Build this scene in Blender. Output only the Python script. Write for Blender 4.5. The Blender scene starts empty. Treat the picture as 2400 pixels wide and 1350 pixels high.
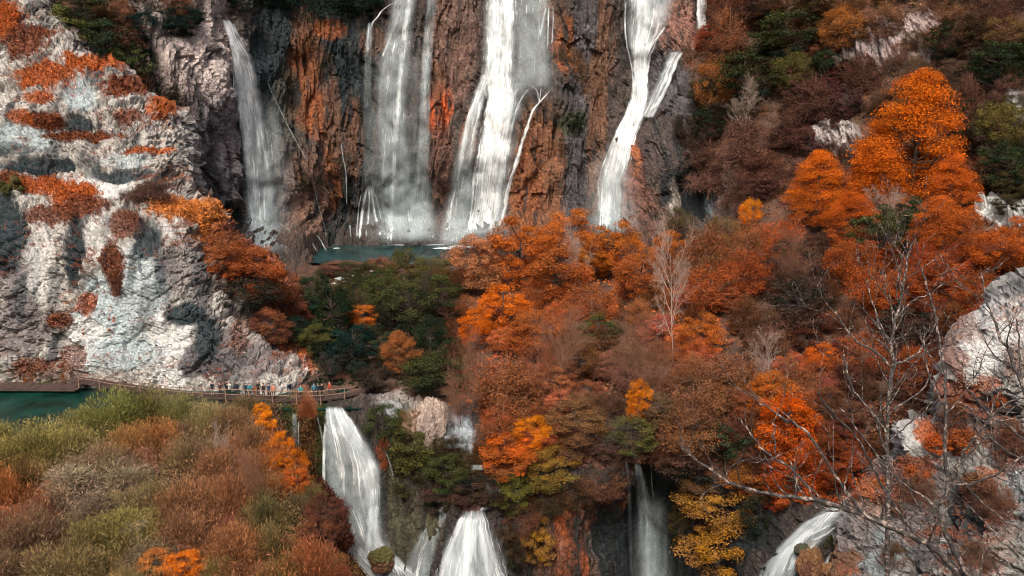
import bpy, bmesh, math, random
import numpy as np
from mathutils import Vector, Matrix
SC = bpy.context.scene
COL = SC.collection
# ------------------------------------------------------------------ camera, light, exposure
FPX = 2078.46; PITCH = math.radians(12.0); CZ = 60.0
cam = bpy.data.objects.new('camera', bpy.data.cameras.new('camera'))
COL.objects.link(cam); SC.camera = cam
cam.location = (0, 0, CZ); cam.rotation_euler = (math.radians(90) - PITCH, 0, 0)
cam.data.sensor_width = 36; cam.data.lens = 18 / math.tan(math.radians(30))
cam.data.clip_start = 0.1; cam.data.clip_end = 5000
world = bpy.data.worlds.new('World'); SC.world = world; world.use_nodes = True
wn = world.node_tree.nodes; wl = world.node_tree.links
bg = wn['Background']; sky = wn.new('ShaderNodeTexSky'); sky.sky_type = 'NISHITA'
SUN_EL, SUN_AZ = 49.0, -13.0          # azimuth measured from +Y behind camera: light from the upper left, camera side
sky.sun_disc = False; sky.sun_elevation = math.radians(SUN_EL)
sky.sun_rotation = math.radians(180 + 13)
sky.dust_density = 7.0; sky.air_density = 1.0; sky.ozone_density = 0.0
wl.new(sky.outputs[0], bg.inputs[0]); bg.inputs[1].default_value = 0.062
sun = bpy.data.objects.new('sun', bpy.data.lights.new('sun', 'SUN')); COL.objects.link(sun)
sun.data.energy = 1.5; sun.data.angle = math.radians(14); sun.data.color = (1.0, 0.95, 0.89)
sd = Vector((-math.sin(math.radians(13)) * math.cos(math.radians(SUN_EL)), -math.cos(math.radians(13)) * math.cos(math.radians(SUN_EL)), math.sin(math.radians(SUN_EL))))
sun.rotation_euler = sd.to_track_quat('Z', 'Y').to_euler()
SC.view_settings.view_transform = 'Standard'; SC.view_settings.look = 'None'
SC.view_settings.exposure = 1.45; SC.view_settings.gamma = 1.0; SC.view_settings.use_curve_mapping = False
SC.render.engine = 'CYCLES'
cy = SC.cycles
cy.max_bounces = 5; cy.diffuse_bounces = 3; cy.glossy_bounces = 2; cy.transmission_bounces = 2
cy.transparent_max_bounces = 16; cy.use_denoising = True; cy.caustics_reflective = False; cy.caustics_refractive = False
SC.render.film_transparent = False
cy.pixel_filter_type = 'BLACKMAN_HARRIS'; cy.filter_width = 1.0
# ------------------------------------------------------------------ projection helpers
cP, sP = math.cos(PITCH), math.sin(PITCH)
def P(px, py, Y):
    """world point at distance Y whose picture position is (px, py) in the 2400x1350 photograph"""
    px = np.asarray(px, float); py = np.asarray(py, float); Y = np.asarray(Y, float)
    x = (px - 1200) / FPX; z = (675 - py) / FPX
    t = Y / (cP + z * sP)
    return np.stack([x * t + 0 * Y, Y + 0 * t, CZ + t * (-sP + z * cP)], -1)
def mpp(py, Y):
    return Y / (cP + (675 - py) / FPX * sP) / FPX
def Yat(py, z):
    a = PITCH + np.arctan((np.asarray(py, float) - 675) / FPX)
    return (CZ - z) / np.tan(a)
def pix(p):
    d = np.asarray(p) - np.array([0, 0, CZ])
    f = d[..., 1] * cP - d[..., 2] * sP; u = d[..., 1] * sP + d[..., 2] * cP
    return 1200 + FPX * d[..., 0] / f, 675 - FPX * u / f
# ------------------------------------------------------------------ noise
def _h(ix, iy, iz, s):
    with np.errstate(over='ignore'):
        h = (ix.astype(np.uint32) * np.uint32(374761393)) ^ (iy.astype(np.uint32) * np.uint32(668265263)) ^ (iz.astype(np.uint32) * np.uint32(2147483647 - 1013904)) ^ np.uint32(s * 2654435 + 12345)
        h = (h ^ (h >> np.uint32(13))) * np.uint32(1274126177)
        h = (h ^ (h >> np.uint32(16))) * np.uint32(2246822519)
        h = h ^ (h >> np.uint32(13))
    return h
def noise(p, s=0):
    """gradient noise, about -1..1"""
    i = np.floor(p).astype(np.int64); f = p - i
    w = f * f * f * (f * (f * 6 - 15) + 10)
    out = 0
    for dx in (0, 1):
        wx = w[:, 0] if dx else 1 - w[:, 0]
        for dy in (0, 1):
            wy = w[:, 1] if dy else 1 - w[:, 1]
            for dz in (0, 1):
                wz = w[:, 2] if dz else 1 - w[:, 2]
                h = _h(i[:, 0] + dx, i[:, 1] + dy, i[:, 2] + dz, s)
                gx = (h & np.uint32(1023)).astype(np.float32) / 511.5 - 1
                gy = ((h >> np.uint32(10)) & np.uint32(1023)).astype(np.float32) / 511.5 - 1
                gz = ((h >> np.uint32(20)) & np.uint32(1023)).astype(np.float32) / 511.5 - 1
                out = out + wx * wy * wz * (gx * (f[:, 0] - dx) + gy * (f[:, 1] - dy) + gz * (f[:, 2] - dz))
    return out * 1.35
def fbm(p, o=4, s=0, g=0.5, ridged=False):
    a, r, t = 1.0, 0, 0
    for k in range(o):
        n = noise(p * (2.03 ** k) + k * 17.3, s + k)
        if ridged: n = 1 - 2 * np.abs(n)
        r = r + a * n; t += a; a *= g
    return r / t
def worley(p, s=0):
    """F1, F2 and a random value of the nearest cell"""
    i = np.floor(p).astype(np.int64); n = len(p)
    f1 = np.full(n, 9.0); f2 = np.full(n, 9.0); cid = np.zeros(n)
    for dx in (-1, 0, 1):
        for dy in (-1, 0, 1):
            for dz in (-1, 0, 1):
                c = i + np.array([dx, dy, dz]); h = _h(c[:, 0], c[:, 1], c[:, 2], s)
                q = np.stack([(h & np.uint32(1023)) / 1023.0, ((h >> np.uint32(10)) & np.uint32(1023)) / 1023.0, ((h >> np.uint32(20)) & np.uint32(1023)) / 1023.0], -1)
                d = np.linalg.norm(c + q - p, axis=1)
                m = d < f1
                f2 = np.where(m, f1, np.minimum(f2, d)); cid = np.where(m, (h >> np.uint32(5) & np.uint32(255)) / 255.0, cid); f1 = np.where(m, d, f1)
    return f1, f2, cid
def sstep(a, b, x):
    t = np.clip((x - a) / (b - a), 0, 1); return t * t * (3 - 2 * t)
def A3(x, y, z): return np.stack([x, y, z], -1)
def poly_sd(px, py, poly):
    """signed distance to a polygon, positive inside"""
    d = np.full(np.shape(px), 1e9); ins = np.zeros(np.shape(px), bool)
    n = len(poly)
    for k in range(n):
        x0, y0 = poly[k]; x1, y1 = poly[(k + 1) % n]
        ex, ey = x1 - x0, y1 - y0
        t = np.clip(((px - x0) * ex + (py - y0) * ey) / (ex * ex + ey * ey + 1e-9), 0, 1)
        d = np.minimum(d, np.hypot(px - x0 - t * ex, py - y0 - t * ey))
        c = ((y0 > py) != (y1 > py)) & (px < ex * (py - y0) / ((ey if ey else 1e-9)) + x0)
        ins ^= c
    return np.where(ins, d, -d)
class RBF:
    def __init__(s, pts, c=70.0):
        a = np.array(pts, float); s.x = a[:, :2]; s.c = c
        K = np.sqrt(((s.x[:, None] - s.x[None]) ** 2).sum(-1) + c * c); n = len(a)
        M = np.zeros((n + 3, n + 3)); M[:n, :n] = K; M[:n, n] = 1; M[:n, n + 1:] = s.x; M[n:, :n] = M[:n, n:].T
        M[:n, :n] += -np.eye(n) * 6.0
        s.w = np.linalg.solve(M, np.r_[a[:, 2], 0, 0, 0])
    def __call__(s, px, py):
        px = np.asarray(px, float); py = np.asarray(py, float)
        r = s.w[-3] + s.w[-2] * px + s.w[-1] * py
        for k in range(len(s.x)):
            r = r + s.w[k] * np.sqrt((px - s.x[k, 0]) ** 2 + (py - s.x[k, 1]) ** 2 + s.c ** 2)
        return r
# ------------------------------------------------------------------ mesh helpers
def mesh_np(name, V, F, mats=(), cols=None, fvar=None, midx=None, smooth=False, attrs=None, uv=None):
    """mesh from numpy arrays; F is (n,4) or (n,3)"""
    me = bpy.data.meshes.new(name)
    V = np.ascontiguousarray(V, np.float32); F = np.ascontiguousarray(F, np.int32)
    k = F.shape[1]
    me.vertices.add(len(V)); me.vertices.foreach_set('co', V.ravel())
    me.loops.add(F.size); me.loops.foreach_set('vertex_index', F.ravel())
    me.polygons.add(len(F)); me.polygons.foreach_set('loop_start', np.arange(0, F.size, k, dtype=np.int32))
    if midx is not None: me.polygons.foreach_set('material_index', np.ascontiguousarray(midx, np.int32))
    me.update(calc_edges=True)
    me.polygons.foreach_set('use_smooth', np.full(len(F), bool(smooth)))
    if cols is not None:
        at = me.attributes.new('Col', 'FLOAT_COLOR', 'POINT')
        c = np.ones((len(V), 4), np.float32); c[:, :3] = cols; at.data.foreach_set('color', c.ravel())
    if fvar is not None:
        at = me.attributes.new('var', 'FLOAT', 'FACE'); at.data.foreach_set('value', np.ascontiguousarray(fvar, np.float32))
    for k2, v in (attrs or {}).items():
        dom = 'POINT' if len(v) == len(V) else 'FACE'
        if v.ndim == 2:
            at = me.attributes.new(k2, 'FLOAT_COLOR', dom); c = np.ones((len(v), 4), np.float32); c[:, :3] = v; at.data.foreach_set('color', c.ravel())
        else:
            at = me.attributes.new(k2, 'FLOAT', dom); at.data.foreach_set('value', np.ascontiguousarray(v, np.float32))
    if uv is not None:
        l = me.uv_layers.new(name='UVMap'); l.data.foreach_set('uv', np.ascontiguousarray(uv[F.ravel()], np.float32).ravel())
    for m in mats: me.materials.append(m)
    return me
def link(name, data, parent=None, **props):
    o = bpy.data.objects.new(name, data); COL.objects.link(o)
    if parent is not None: o.parent = parent
    for k, v in props.items():
        if v is not None: o[k] = v
    return o
def thing(name, label, cat, loc=(0, 0, 0), group=None, data=None):
    o = link(name, data, None, label=label, category=cat, group=group); o.location = loc
    return o
def tubes(branches, sides=4):
    """branches: list of (pts (n,3), radii (n)) -> V, F quads"""
    Vs, Fs, b = [], [], 0
    for pts, rad in branches:
        pts = np.asarray(pts, float); n = len(pts)
        if n < 2: continue
        t = np.gradient(pts, axis=0); t /= np.linalg.norm(t, axis=1)[:, None] + 1e-9
        ref = np.array([0.31, 0.2, 0.93]) if abs(t[0, 2]) < 0.8 else np.array([0.95, 0.2, 0.1])
        u = np.cross(t, ref); u /= np.linalg.norm(u, axis=1)[:, None] + 1e-9; v = np.cross(t, u)
        a = np.arange(sides) / sides * 2 * math.pi
        ring = pts[:, None] + np.asarray(rad)[:, None, None] * (np.cos(a)[None, :, None] * u[:, None] + np.sin(a)[None, :, None] * v[:, None])
        Vs.append(ring.reshape(-1, 3))
        i = np.arange(n - 1)[:, None] * sides; j = np.arange(sides)[None]; j2 = (j + 1) % sides
        Fs.append((b + np.stack([i + j, i + j2, i + sides + j2, i + sides + j], -1)).reshape(-1, 4)); b += n * sides
    return np.concatenate(Vs), np.concatenate(Fs)
def quads(c, a, n, L, W):
    """leaf quads: centre c, long axis a, normal hint n, half length L, half width W"""
    a = a / (np.linalg.norm(a, axis=1)[:, None] + 1e-9)
    b = np.cross(n, a); b /= np.linalg.norm(b, axis=1)[:, None] + 1e-9
    L = np.broadcast_to(L, len(c))[:, None]; W = np.broadcast_to(W, len(c))[:, None]
    V = np.stack([c - a * L, c + b * W - a * L * .1, c + a * L, c - b * W - a * L * .1], 1).reshape(-1, 3)
    return V, np.arange(len(V)).reshape(-1, 4)
# ------------------------------------------------------------------ materials
def newmat(name):
    m = bpy.data.materials.new(name); m.use_nodes = True
    nt = m.node_tree; nt.nodes.clear(); out = nt.nodes.new('ShaderNodeOutputMaterial')
    return m, nt, nt.nodes, nt.links, out
def N(ns, t, **k):
    n = ns.new(t)
    for a, v in k.items():
        if a.startswith('i_'): n.inputs[int(a[2:]) if a[2:].isdigit() else a[2:]].default_value = v
        else: setattr(n, a, v)
    return n
def mix(ns, ls, typ, fac, a, b):
    n = ns.new('ShaderNodeMix'); n.data_type = 'RGBA'; n.blend_type = typ
    for s, v in ((n.inputs[0], fac), (n.inputs[6], a), (n.inputs[7], b)):
        if hasattr(v, 'links') or isinstance(v, bpy.types.NodeSocket): ls.new(v, s)
        else: s.default_value = v if not isinstance(v, tuple) else (*v[:3], 1)
    return n.outputs[2]
def rock_mat(name, scale=1.0, bump=0.35, rough=0.9, lo=0.55, hi=1.3):
    m, nt, ns, ls, out = newmat(name)
    at = N(ns, 'ShaderNodeAttribute', attribute_name='Col')
    tc = N(ns, 'ShaderNodeTexCoord')
    n1 = N(ns, 'ShaderNodeTexNoise', i_Scale=2.2 * scale, i_Detail=9, i_Roughness=0.72)
    n2 = N(ns, 'ShaderNodeTexVoronoi', feature='DISTANCE_TO_EDGE', i_Scale=1.1 * scale)
    ls.new(tc.outputs['Object'], n1.inputs['Vector'])
    wob = N(ns, 'ShaderNodeVectorMath', operation='MULTIPLY_ADD'); ls.new(n1.outputs['Color'], wob.inputs[0]); wob.inputs[1].default_value = (.5, .5, .5); ls.new(tc.outputs['Object'], wob.inputs[2])
    ls.new(wob.outputs[0], n2.inputs['Vector'])
    r1 = N(ns, 'ShaderNodeMapRange', i_1=0.32, i_2=0.68, i_3=lo, i_4=hi); ls.new(n1.outputs['Fac'], r1.inputs[0])
    c = mix(ns, ls, 'MULTIPLY', 1.0, at.outputs['Color'], r1.outputs[0])
    r2 = N(ns, 'ShaderNodeMapRange', i_1=0.0, i_2=0.10, i_3=0.0, i_4=1.0); ls.new(n2.outputs['Distance'], r2.inputs[0])
    bs = N(ns, 'ShaderNodeBsdfPrincipled'); bs.inputs['Roughness'].default_value = rough; bs.inputs['Specular IOR Level'].default_value = 0.25
    ls.new(c, bs.inputs['Base Color'])
    bsum = N(ns, 'ShaderNodeMath', operation='MULTIPLY_ADD'); ls.new(r2.outputs[0], bsum.inputs[0]); bsum.inputs[1].default_value = 0.5; ls.new(n1.outputs['Fac'], bsum.inputs[2])
    bp = N(ns, 'ShaderNodeBump', i_Strength=bump, i_Distance=0.5); ls.new(bsum.outputs[0], bp.inputs['Height']); ls.new(bp.outputs[0], bs.inputs['Normal'])
    ls.new(bs.outputs[0], out.inputs[0]); return m
def leaf_mat(name, trans=0.35, use_attr=False, spread=0.82):
    m, nt, ns, ls, out = newmat(name)
    v = N(ns, 'ShaderNodeAttribute', attribute_name='var')
    if use_attr: base = N(ns, 'ShaderNodeAttribute', attribute_name='Col').outputs['Color']
    else:
        oi = N(ns, 'ShaderNodeObjectInfo'); c2 = N(ns, 'ShaderNodeAttribute', attribute_name='col2', attribute_type='OBJECT')
        h = N(ns, 'ShaderNodeAttribute', attribute_name='hmix')
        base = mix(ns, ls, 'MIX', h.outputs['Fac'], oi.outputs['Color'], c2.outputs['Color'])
    lo = mix(ns, ls, 'MULTIPLY', 1.0, base, (1 - spread, 1 - spread * .95, 1 - spread * .85, 1))
    hi = mix(ns, ls, 'MULTIPLY', 1.0, base, (1 + spread, 1 + spread * 1.05, 1 + spread * .9, 1))
    c = mix(ns, ls, 'MIX', v.outputs['Fac'], lo, hi)
    df = N(ns, 'ShaderNodeBsdfDiffuse'); tr = N(ns, 'ShaderNodeBsdfTranslucent'); mx = N(ns, 'ShaderNodeMixShader'); mx.inputs[0].default_value = trans
    ls.new(c, df.inputs[0]); ls.new(c, tr.inputs[0]); ls.new(df.outputs[0], mx.inputs[1]); ls.new(tr.outputs[0], mx.inputs[2]); ls.new(mx.outputs[0], out.inputs[0])
    return m
def plain_mat(name, col, rough=0.8, var=0.35, scale=6.0, spec=0.3, bump=0.0):
    m, nt, ns, ls, out = newmat(name)
    tc = N(ns, 'ShaderNodeTexCoord'); n1 = N(ns, 'ShaderNodeTexNoise', i_Scale=scale, i_Detail=6, i_Roughness=0.65); ls.new(tc.outputs['Object'], n1.inputs['Vector'])
    r1 = N(ns, 'ShaderNodeMapRange', i_1=0.3, i_2=0.7, i_3=1 - var, i_4=1 + var); ls.new(n1.outputs['Fac'], r1.inputs[0])
    c = mix(ns, ls, 'MULTIPLY', 1.0, col, r1.outputs[0])
    bs = N(ns, 'ShaderNodeBsdfPrincipled'); bs.inputs['Roughness'].default_value = rough; bs.inputs['Specular IOR Level'].default_value = spec; ls.new(c, bs.inputs['Base Color'])
    if bump:
        bp = N(ns, 'ShaderNodeBump', i_Strength=bump, i_Distance=0.05); ls.new(n1.outputs['Fac'], bp.inputs['Height']); ls.new(bp.outputs[0], bs.inputs['Normal'])
    ls.new(bs.outputs[0], out.inputs[0]); return m
def water_mat(name, col, sc=1.2, rough=0.08):
    m, nt, ns, ls, out = newmat(name)
    tc = N(ns, 'ShaderNodeTexCoord'); n1 = N(ns, 'ShaderNodeTexNoise', i_Scale=sc, i_Detail=5, i_Roughness=0.6)
    mp = N(ns, 'ShaderNodeMapping'); mp.inputs['Scale'].default_value = (0.6, 1.8, 1); ls.new(tc.outputs['Object'], mp.inputs[0]); ls.new(mp.outputs[0], n1.inputs['Vector'])
    bed = N(ns, 'ShaderNodeTexNoise', i_Scale=0.28, i_Detail=8, i_Roughness=0.7); ls.new(tc.outputs['Object'], bed.inputs['Vector'])
    r1 = N(ns, 'ShaderNodeMapRange', i_1=0.36, i_2=0.66, i_3=0.45, i_4=2.2); ls.new(bed.outputs['Fac'], r1.inputs[0])
    c = mix(ns, ls, 'MULTIPLY', 1.0, col, r1.outputs[0])
    bs = N(ns, 'ShaderNodeBsdfPrincipled'); bs.inputs['Roughness'].default_value = rough; ls.new(c, bs.inputs['Base Color']); bs.inputs['IOR'].default_value = 1.33
    bp = N(ns, 'ShaderNodeBump', i_Strength=0.5, i_Distance=0.12); ls.new(n1.outputs['Fac'], bp.inputs['Height']); ls.new(bp.outputs[0], bs.inputs['Normal'])
    ls.new(bs.outputs[0], out.inputs[0]); return m
def fall_mat(name):
    """falling water: white streaks along the flow (UV in metres), open between them; dens = how full the sheet is"""
    m, nt, ns, ls, out = newmat(name)
    uv = N(ns, 'ShaderNodeUVMap'); d = N(ns, 'ShaderNodeAttribute', attribute_name='dens')
    def st(sx, sy, det, ro):
        mp = N(ns, 'ShaderNodeMapping'); mp.inputs['Scale'].default_value = (sx, sy, 1); ls.new(uv.outputs[0], mp.inputs[0])
        n = N(ns, 'ShaderNodeTexNoise', i_Scale=1.0, i_Detail=det, i_Roughness=ro); ls.new(mp.outputs[0], n.inputs['Vector']); return n.outputs['Fac']
    a = st(1.9, 0.075, 4, 0.62); b = st(5.0, 0.20, 4, 0.68); c = st(0.7, 0.30, 4, .6)
    def mth(op, x, y, z=None, cl=False):
        q = N(ns, 'ShaderNodeMath', operation=op, use_clamp=cl)
        for i, v in enumerate((x, y, z)):
            if v is None: continue
            if isinstance(v, (int, float)): q.inputs[i].default_value = v
            else: ls.new(v, q.inputs[i])
        return q.outputs[0]
    e = N(ns, 'ShaderNodeAttribute', attribute_name='edge').outputs['Fac']; dn = d.outputs['Fac']
    s = mth('MULTIPLY_ADD', a, .50, mth('MULTIPLY_ADD', b, .28, mth('MULTIPLY', c, .22)))
    th = mth('MULTIPLY_ADD', dn, -.16, .575)                                 # threshold falls as the sheet gets fuller
    th = mth('MULTIPLY_ADD', mth('SUBTRACT', 1.0, e), .15, th)                # ragged, streaky sides
    th = mth('MULTIPLY_ADD', mth('SUBTRACT', st(.30, .13, 3, .55), .5), .34, th)   # open places where the rock shows
    stk = mth('MULTIPLY', mth('SUBTRACT', s, th), 8.5, None, True)
    soft = mth('MULTIPLY', mth('MULTIPLY', mth('MULTIPLY_ADD', dn, .55, .16, True), mth('MULTIPLY', e, e)), mth('MULTIPLY_ADD', c, 1.6, .1), True)
    al = N(ns, 'ShaderNodeMath', operation='MAXIMUM', use_clamp=True); ls.new(stk, al.inputs[0]); ls.new(soft, al.inputs[1])
    fade = N(ns, 'ShaderNodeMath', operation='MULTIPLY', use_clamp=True); ls.new(al.outputs[0], fade.inputs[0]); fade.inputs[1].default_value = 0.98
    g = st(3.4, 0.40, 6, 0.72); gr = N(ns, 'ShaderNodeMapRange', i_1=0.42, i_2=0.60, i_3=0.0, i_4=1.0); ls.new(g, gr.inputs[0])
    cf = mth('MULTIPLY', mth('MULTIPLY_ADD', stk, .55, mth('MULTIPLY_ADD', dn, .42, .22, True)), mth('MULTIPLY_ADD', gr.outputs[0], .7, .45), True)
    col = mix(ns, ls, 'MIX', cf, (0.42, 0.52, 0.54), (0.90, 0.90, 0.89))  # blue grey of thin water, plus shadow patches painted in by noise
    df = N(ns, 'ShaderNodeBsdfDiffuse'); tl = N(ns, 'ShaderNodeBsdfTranslucent'); mm = N(ns, 'ShaderNodeMixShader'); mm.inputs[0].default_value = 0.25
    ls.new(col, df.inputs[0]); ls.new(col, tl.inputs[0]); ls.new(df.outputs[0], mm.inputs[1]); ls.new(tl.outputs[0], mm.inputs[2])
    tr = N(ns, 'ShaderNodeBsdfTransparent'); mx = N(ns, 'ShaderNodeMixShader'); ls.new(fade.outputs[0], mx.inputs[0]); ls.new(tr.outputs[0], mx.inputs[1]); ls.new(mm.outputs[0], mx.inputs[2])
    ls.new(mx.outputs[0], out.inputs[0]); return m
M = {}
M['cliff'] = rock_mat('travertine', 1.0, 0.8, lo=0.35, hi=1.7)
M['lime'] = rock_mat('limestone', 1.8, .7, lo=0.5, hi=1.35)
M['soil'] = rock_mat('leaf_litter', 1.5, 0.5, 1.0, lo=0.4, hi=1.6)
M['leaf'] = leaf_mat('leaf')
M['leafc'] = leaf_mat('undergrowth_leaf', use_attr=True)
M['bark'] = plain_mat('dark_bark', (0.05, 0.038, 0.03))
M['pale'] = plain_mat('pale_bark', (0.30, 0.225, 0.185))
M['twig'] = plain_mat('twig', (0.16, 0.075, 0.045))
M['wood'] = plain_mat('weathered_wood', (0.065, 0.040, 0.032), 0.85, 0.4, 3.0, bump=0.3)
M['rail'] = plain_mat('pale_log', (0.20, 0.125, 0.09), 0.8, 0.35, 5.0)
M['pool'] = water_mat('pool_water', (0.012, 0.036, 0.038), 1.2, 0.16)
M['lake'] = water_mat('lake_water', (0.002, 0.020, 0.015), 2.2, 0.3)
M['fall'] = fall_mat('falling_water')
M['foam'] = plain_mat('foam', (0.62, 0.68, 0.69), 0.8, 0.12, 3.0)
# ------------------------------------------------------------------ the lie of the land
def zone(px, py, nz, cx, cy, rx, ry, ang=0.0):
    a = math.radians(ang); dx, dy = px - cx, py - cy
    u = (dx * math.cos(a) + dy * math.sin(a)) / rx; v = (-dx * math.sin(a) + dy * math.cos(a)) / ry
    return sstep(0.30, 0.58, np.exp(-(u * u + v * v) * 0.75) + 0.44 * nz)
MAIN = RBF([
 # x, y, distance
 (-100,-300,165),(200,-300,168),(500,-300,180),(800,-300,200),(1200,-300,205),(1600,-300,198),(2000,-300,190),(2400,-300,165),(2650,-300,150),
 (100,0,152),(300,0,156),(450,0,166),(560,0,182),(700,0,190),(850,0,193),(1000,0,193),(1180,0,197),(1330,0,190),(1500,0,189),(1620,0,184),(1800,0,180),(2000,0,172),(2200,0,160),(2400,0,148),(2650,0,136),
 (300,200,152),(450,200,160),(520,200,168),(590,200,181),(700,200,189),(850,200,192),(950,200,190),(1050,200,192),(1180,200,188),(1300,200,186),(1420,200,189),(1500,200,184),(1600,200,177),(1800,200,170),(2000,200,161),(2200,200,150),(2400,200,139),(2650,200,126),
 (350,400,155),(480,400,163),(540,400,172),(610,400,178),(690,400,182),(800,400,191),(900,400,190),(1030,400,192),(1130,400,187),(1260,400,183),(1380,400,187),(1450,400,180),(1560,400,172),(1640,450,170),(1800,400,159),(2000,400,150),(2200,400,140),(2400,400,129),(2650,400,118),
 (500,560,166),(600,560,173),(700,560,177),(790,560,189),(900,568,188),(1030,568,188),(1130,560,184),(1260,550,177),(1400,545,176),(1500,550,168),(1620,550,158),(1800,550,146),(2000,550,136),(2200,550,126),(2400,550,117),(2650,550,108),
 (600,620,160),(700,612,167),(850,615,167),(1000,615,168),(1150,612,166),(1300,620,158),(1500,620,152),(1700,620,142),(2000,620,127),(2200,620,117),(2400,620,107),
 (650,700,142),(850,700,142),(1100,700,142),(1300,700,140),(1500,700,137),(1700,700,130),(2000,700,117),(2400,700,99),
 (700,800,121),(900,800,121),(1100,800,120),(1300,800,119),(1500,800,118),(1700,800,114),(2000,800,107),(2400,800,92),
 (500,880,109),(700,880,109),(900,880,107),(1100,880,106),(1300,880,106),(1500,880,105),(1700,880,102),(2000,880,97),(2400,880,86),
 (500,945,100),(700,945,97.5),(900,945,98),(1100,960,96),(1300,960,96),(1500,960,95),(1700,960,94),(2000,960,90),(2400,960,80),
 (600,1050,97),(700,1050,96.5),(850,1050,94.5),(1000,1050,93),(1100,1050,91.5),(1300,1050,90.5),(1450,1050,90),(1600,1050,90),(1750,1050,89),(2000,1050,85),(2400,1050,76),
 (600,1190,96),(700,1190,96.5),(850,1190,93),(930,1190,93),(1010,1190,91),(1100,1190,85.5),(1200,1190,88),(1300,1190,88.5),(1400,1190,89),(1500,1190,94),(1620,1190,93),(1740,1190,90),(1850,1210,84),(1960,1190,79),(2200,1190,78),
 (600,1350,95),(740,1350,94),(850,1350,90),(930,1350,89),(1000,1350,86),(1100,1350,81),(1200,1350,86),(1300,1350,87),(1400,1350,88.5),(1520,1350,94),(1640,1350,92),(1740,1350,87),(1810,1350,79),(1920,1350,77),(2200,1350,77),
 (600,1600,90),(850,1600,84),(1100,1600,75),(1300,1600,84),(1520,1600,90),(1800,1600,75),(2200,1600,74),(2500,1350,74),(2500,1600,72)])
S = 3.6
gx = np.arange(60, 2600, S); gy = np.arange(-260, 1560, S)
PX, PY = np.meshgrid(gx, gy); px, py = PX.ravel(), PY.ravel()
D0 = MAIN(px, py); DG = D0.reshape(PX.shape)
def Dm(x, y):
    """distance of the land at a picture position"""
    fx = np.clip((np.asarray(x, float) - gx[0]) / S, 0, len(gx) - 1.001); fy = np.clip((np.asarray(y, float) - gy[0]) / S, 0, len(gy) - 1.001)
    i, j = np.floor(fx).astype(int), np.floor(fy).astype(int); u, v = fx - i, fy - j
    return (DG[j, i] * (1 - u) + DG[j, i + 1] * u) * (1 - v) + (DG[j + 1, i] * (1 - u) + DG[j + 1, i + 1] * u) * v
def normals(V, shp):
    G = V.reshape(*shp, 3); a = np.gradient(G, axis=1); b = np.gradient(G, axis=0)
    n = np.cross(b, a); n /= np.linalg.norm(n, axis=2)[..., None] + 1e-9
    return n.reshape(-1, 3)
def gridfaces(h, w, keep=None):
    i = np.arange(h - 1)[:, None] * w; j = np.arange(w - 1)[None]
    F = np.stack([i + j, i + w + j, i + w + j + 1, i + j + 1], -1).reshape(-1, 4)
    if keep is not None: F = F[keep[F].all(1)]
    return F
V = P(px, py, D0); NRM = normals(V, PX.shape)
flip = np.sign((NRM * (np.array([0, 0, CZ]) - V)).sum(1)); NRM *= flip[:, None]
# how much of the land here is standing rock (1) and how much is soil under trees (0)
ROCKP = [(430,-400),(1640,-400),(1660,60),(1610,130),(1600,300),(1640,400),(1720,470),(1700,560),(1560,600),(1150,640),(760,610),(560,640),(400,500)]
LOWP = [(560,950),(900,935),(1000,1000),(1180,1090),(1450,1085),(1750,1100),(1850,1180),(1990,1180),(2050,1700),(500,1700)]
wob = 26 * noise(A3(px / 60, py / 60, 0 * px), 91)
rk = np.maximum(sstep(-12, 12, poly_sd(px + wob, py + wob, ROCKP)), sstep(-12, 12, poly_sd(px + wob, py - wob, LOWP)))
PATCH = [(2090,110,80,45),(1960,330,60,38),(2345,495,55,32),(430,120,110,130),(1980,130,50,30),(1090,1000,110,40),(2390,250,25,40),(1700,460,60,60),(2180,60,60,30),(1000,990,60,40)]
nzp = fbm(A3(px / 45, py / 45, 0 * px), 3, 5)
pch = 0
for q in PATCH: pch = np.maximum(pch, zone(px, py, nzp, *q))
rk = np.maximum(rk, pch)
# rock relief: drapes and ribs that run down the face, blocks, pits
X, Y_, Z = V[:, 0], V[:, 1], V[:, 2]
warp = 1.6 * noise(A3(X / 6, Z / 9, Y_ / 9), 31)
rib = fbm(A3((X + warp) * 0.55, Z * 0.075, Y_ * 0.1), 4, 11, 0.55, ridged=True)
big = fbm(A3(X * 0.09, Z * 0.06, Y_ * 0.05), 3, 12)
blk = worley(A3((X + warp) * 0.42, Z * 0.22, Y_ * 0.3), 7)
fine = fbm(A3(X * 1.6, Z * 0.7, Y_), 3, 13, ridged=True)
low_k = 1 - .5 * sstep(620, 900, py)
disp = rk * low_k * (3.6 * big + 2.3 * rib + 0.9 * np.minimum(blk[1] - blk[0], 0.5) + 1.5 * (blk[2] - .5) + 0.42 * fine) + (1 - rk) * (1.0 * big + 0.5 * fbm(A3(X * .4, Y_ * .4, Z * .4), 3, 14))
# bowl of the pool and the caves
cave = zone(px, py, 0.5 * nzp, 1640, 455, 60, 55) * 3.5 + zone(px, py, .5 * nzp, 1530, 1230, 60, 150) * 2.0 + zone(px, py, .5 * nzp, 1400, 1240, 40, 60) * 1.2
disp = disp - cave
V = V + NRM * disp[:, None]
# the land never rises through the pool or the lake
inpool = poly_sd(px, py, [(745,562),(880,569),(1000,570),(1170,560),(1200,640),(1080,612),(900,606),(800,604),(750,598)])
V[:, 2] = np.where(inpool > -2, np.minimum(V[:, 2], 29.5 - .05 * np.clip(inpool, 0, 10)), V[:, 2])
pm_ = (V[:, 0] > -40) & (V[:, 0] < 4) & (V[:, 1] > 168) & (V[:, 1] < 187) & (py > 566) & (py < 615)
V[:, 2] = np.where(pm_, np.minimum(V[:, 2], 29.3), V[:, 2])
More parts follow.
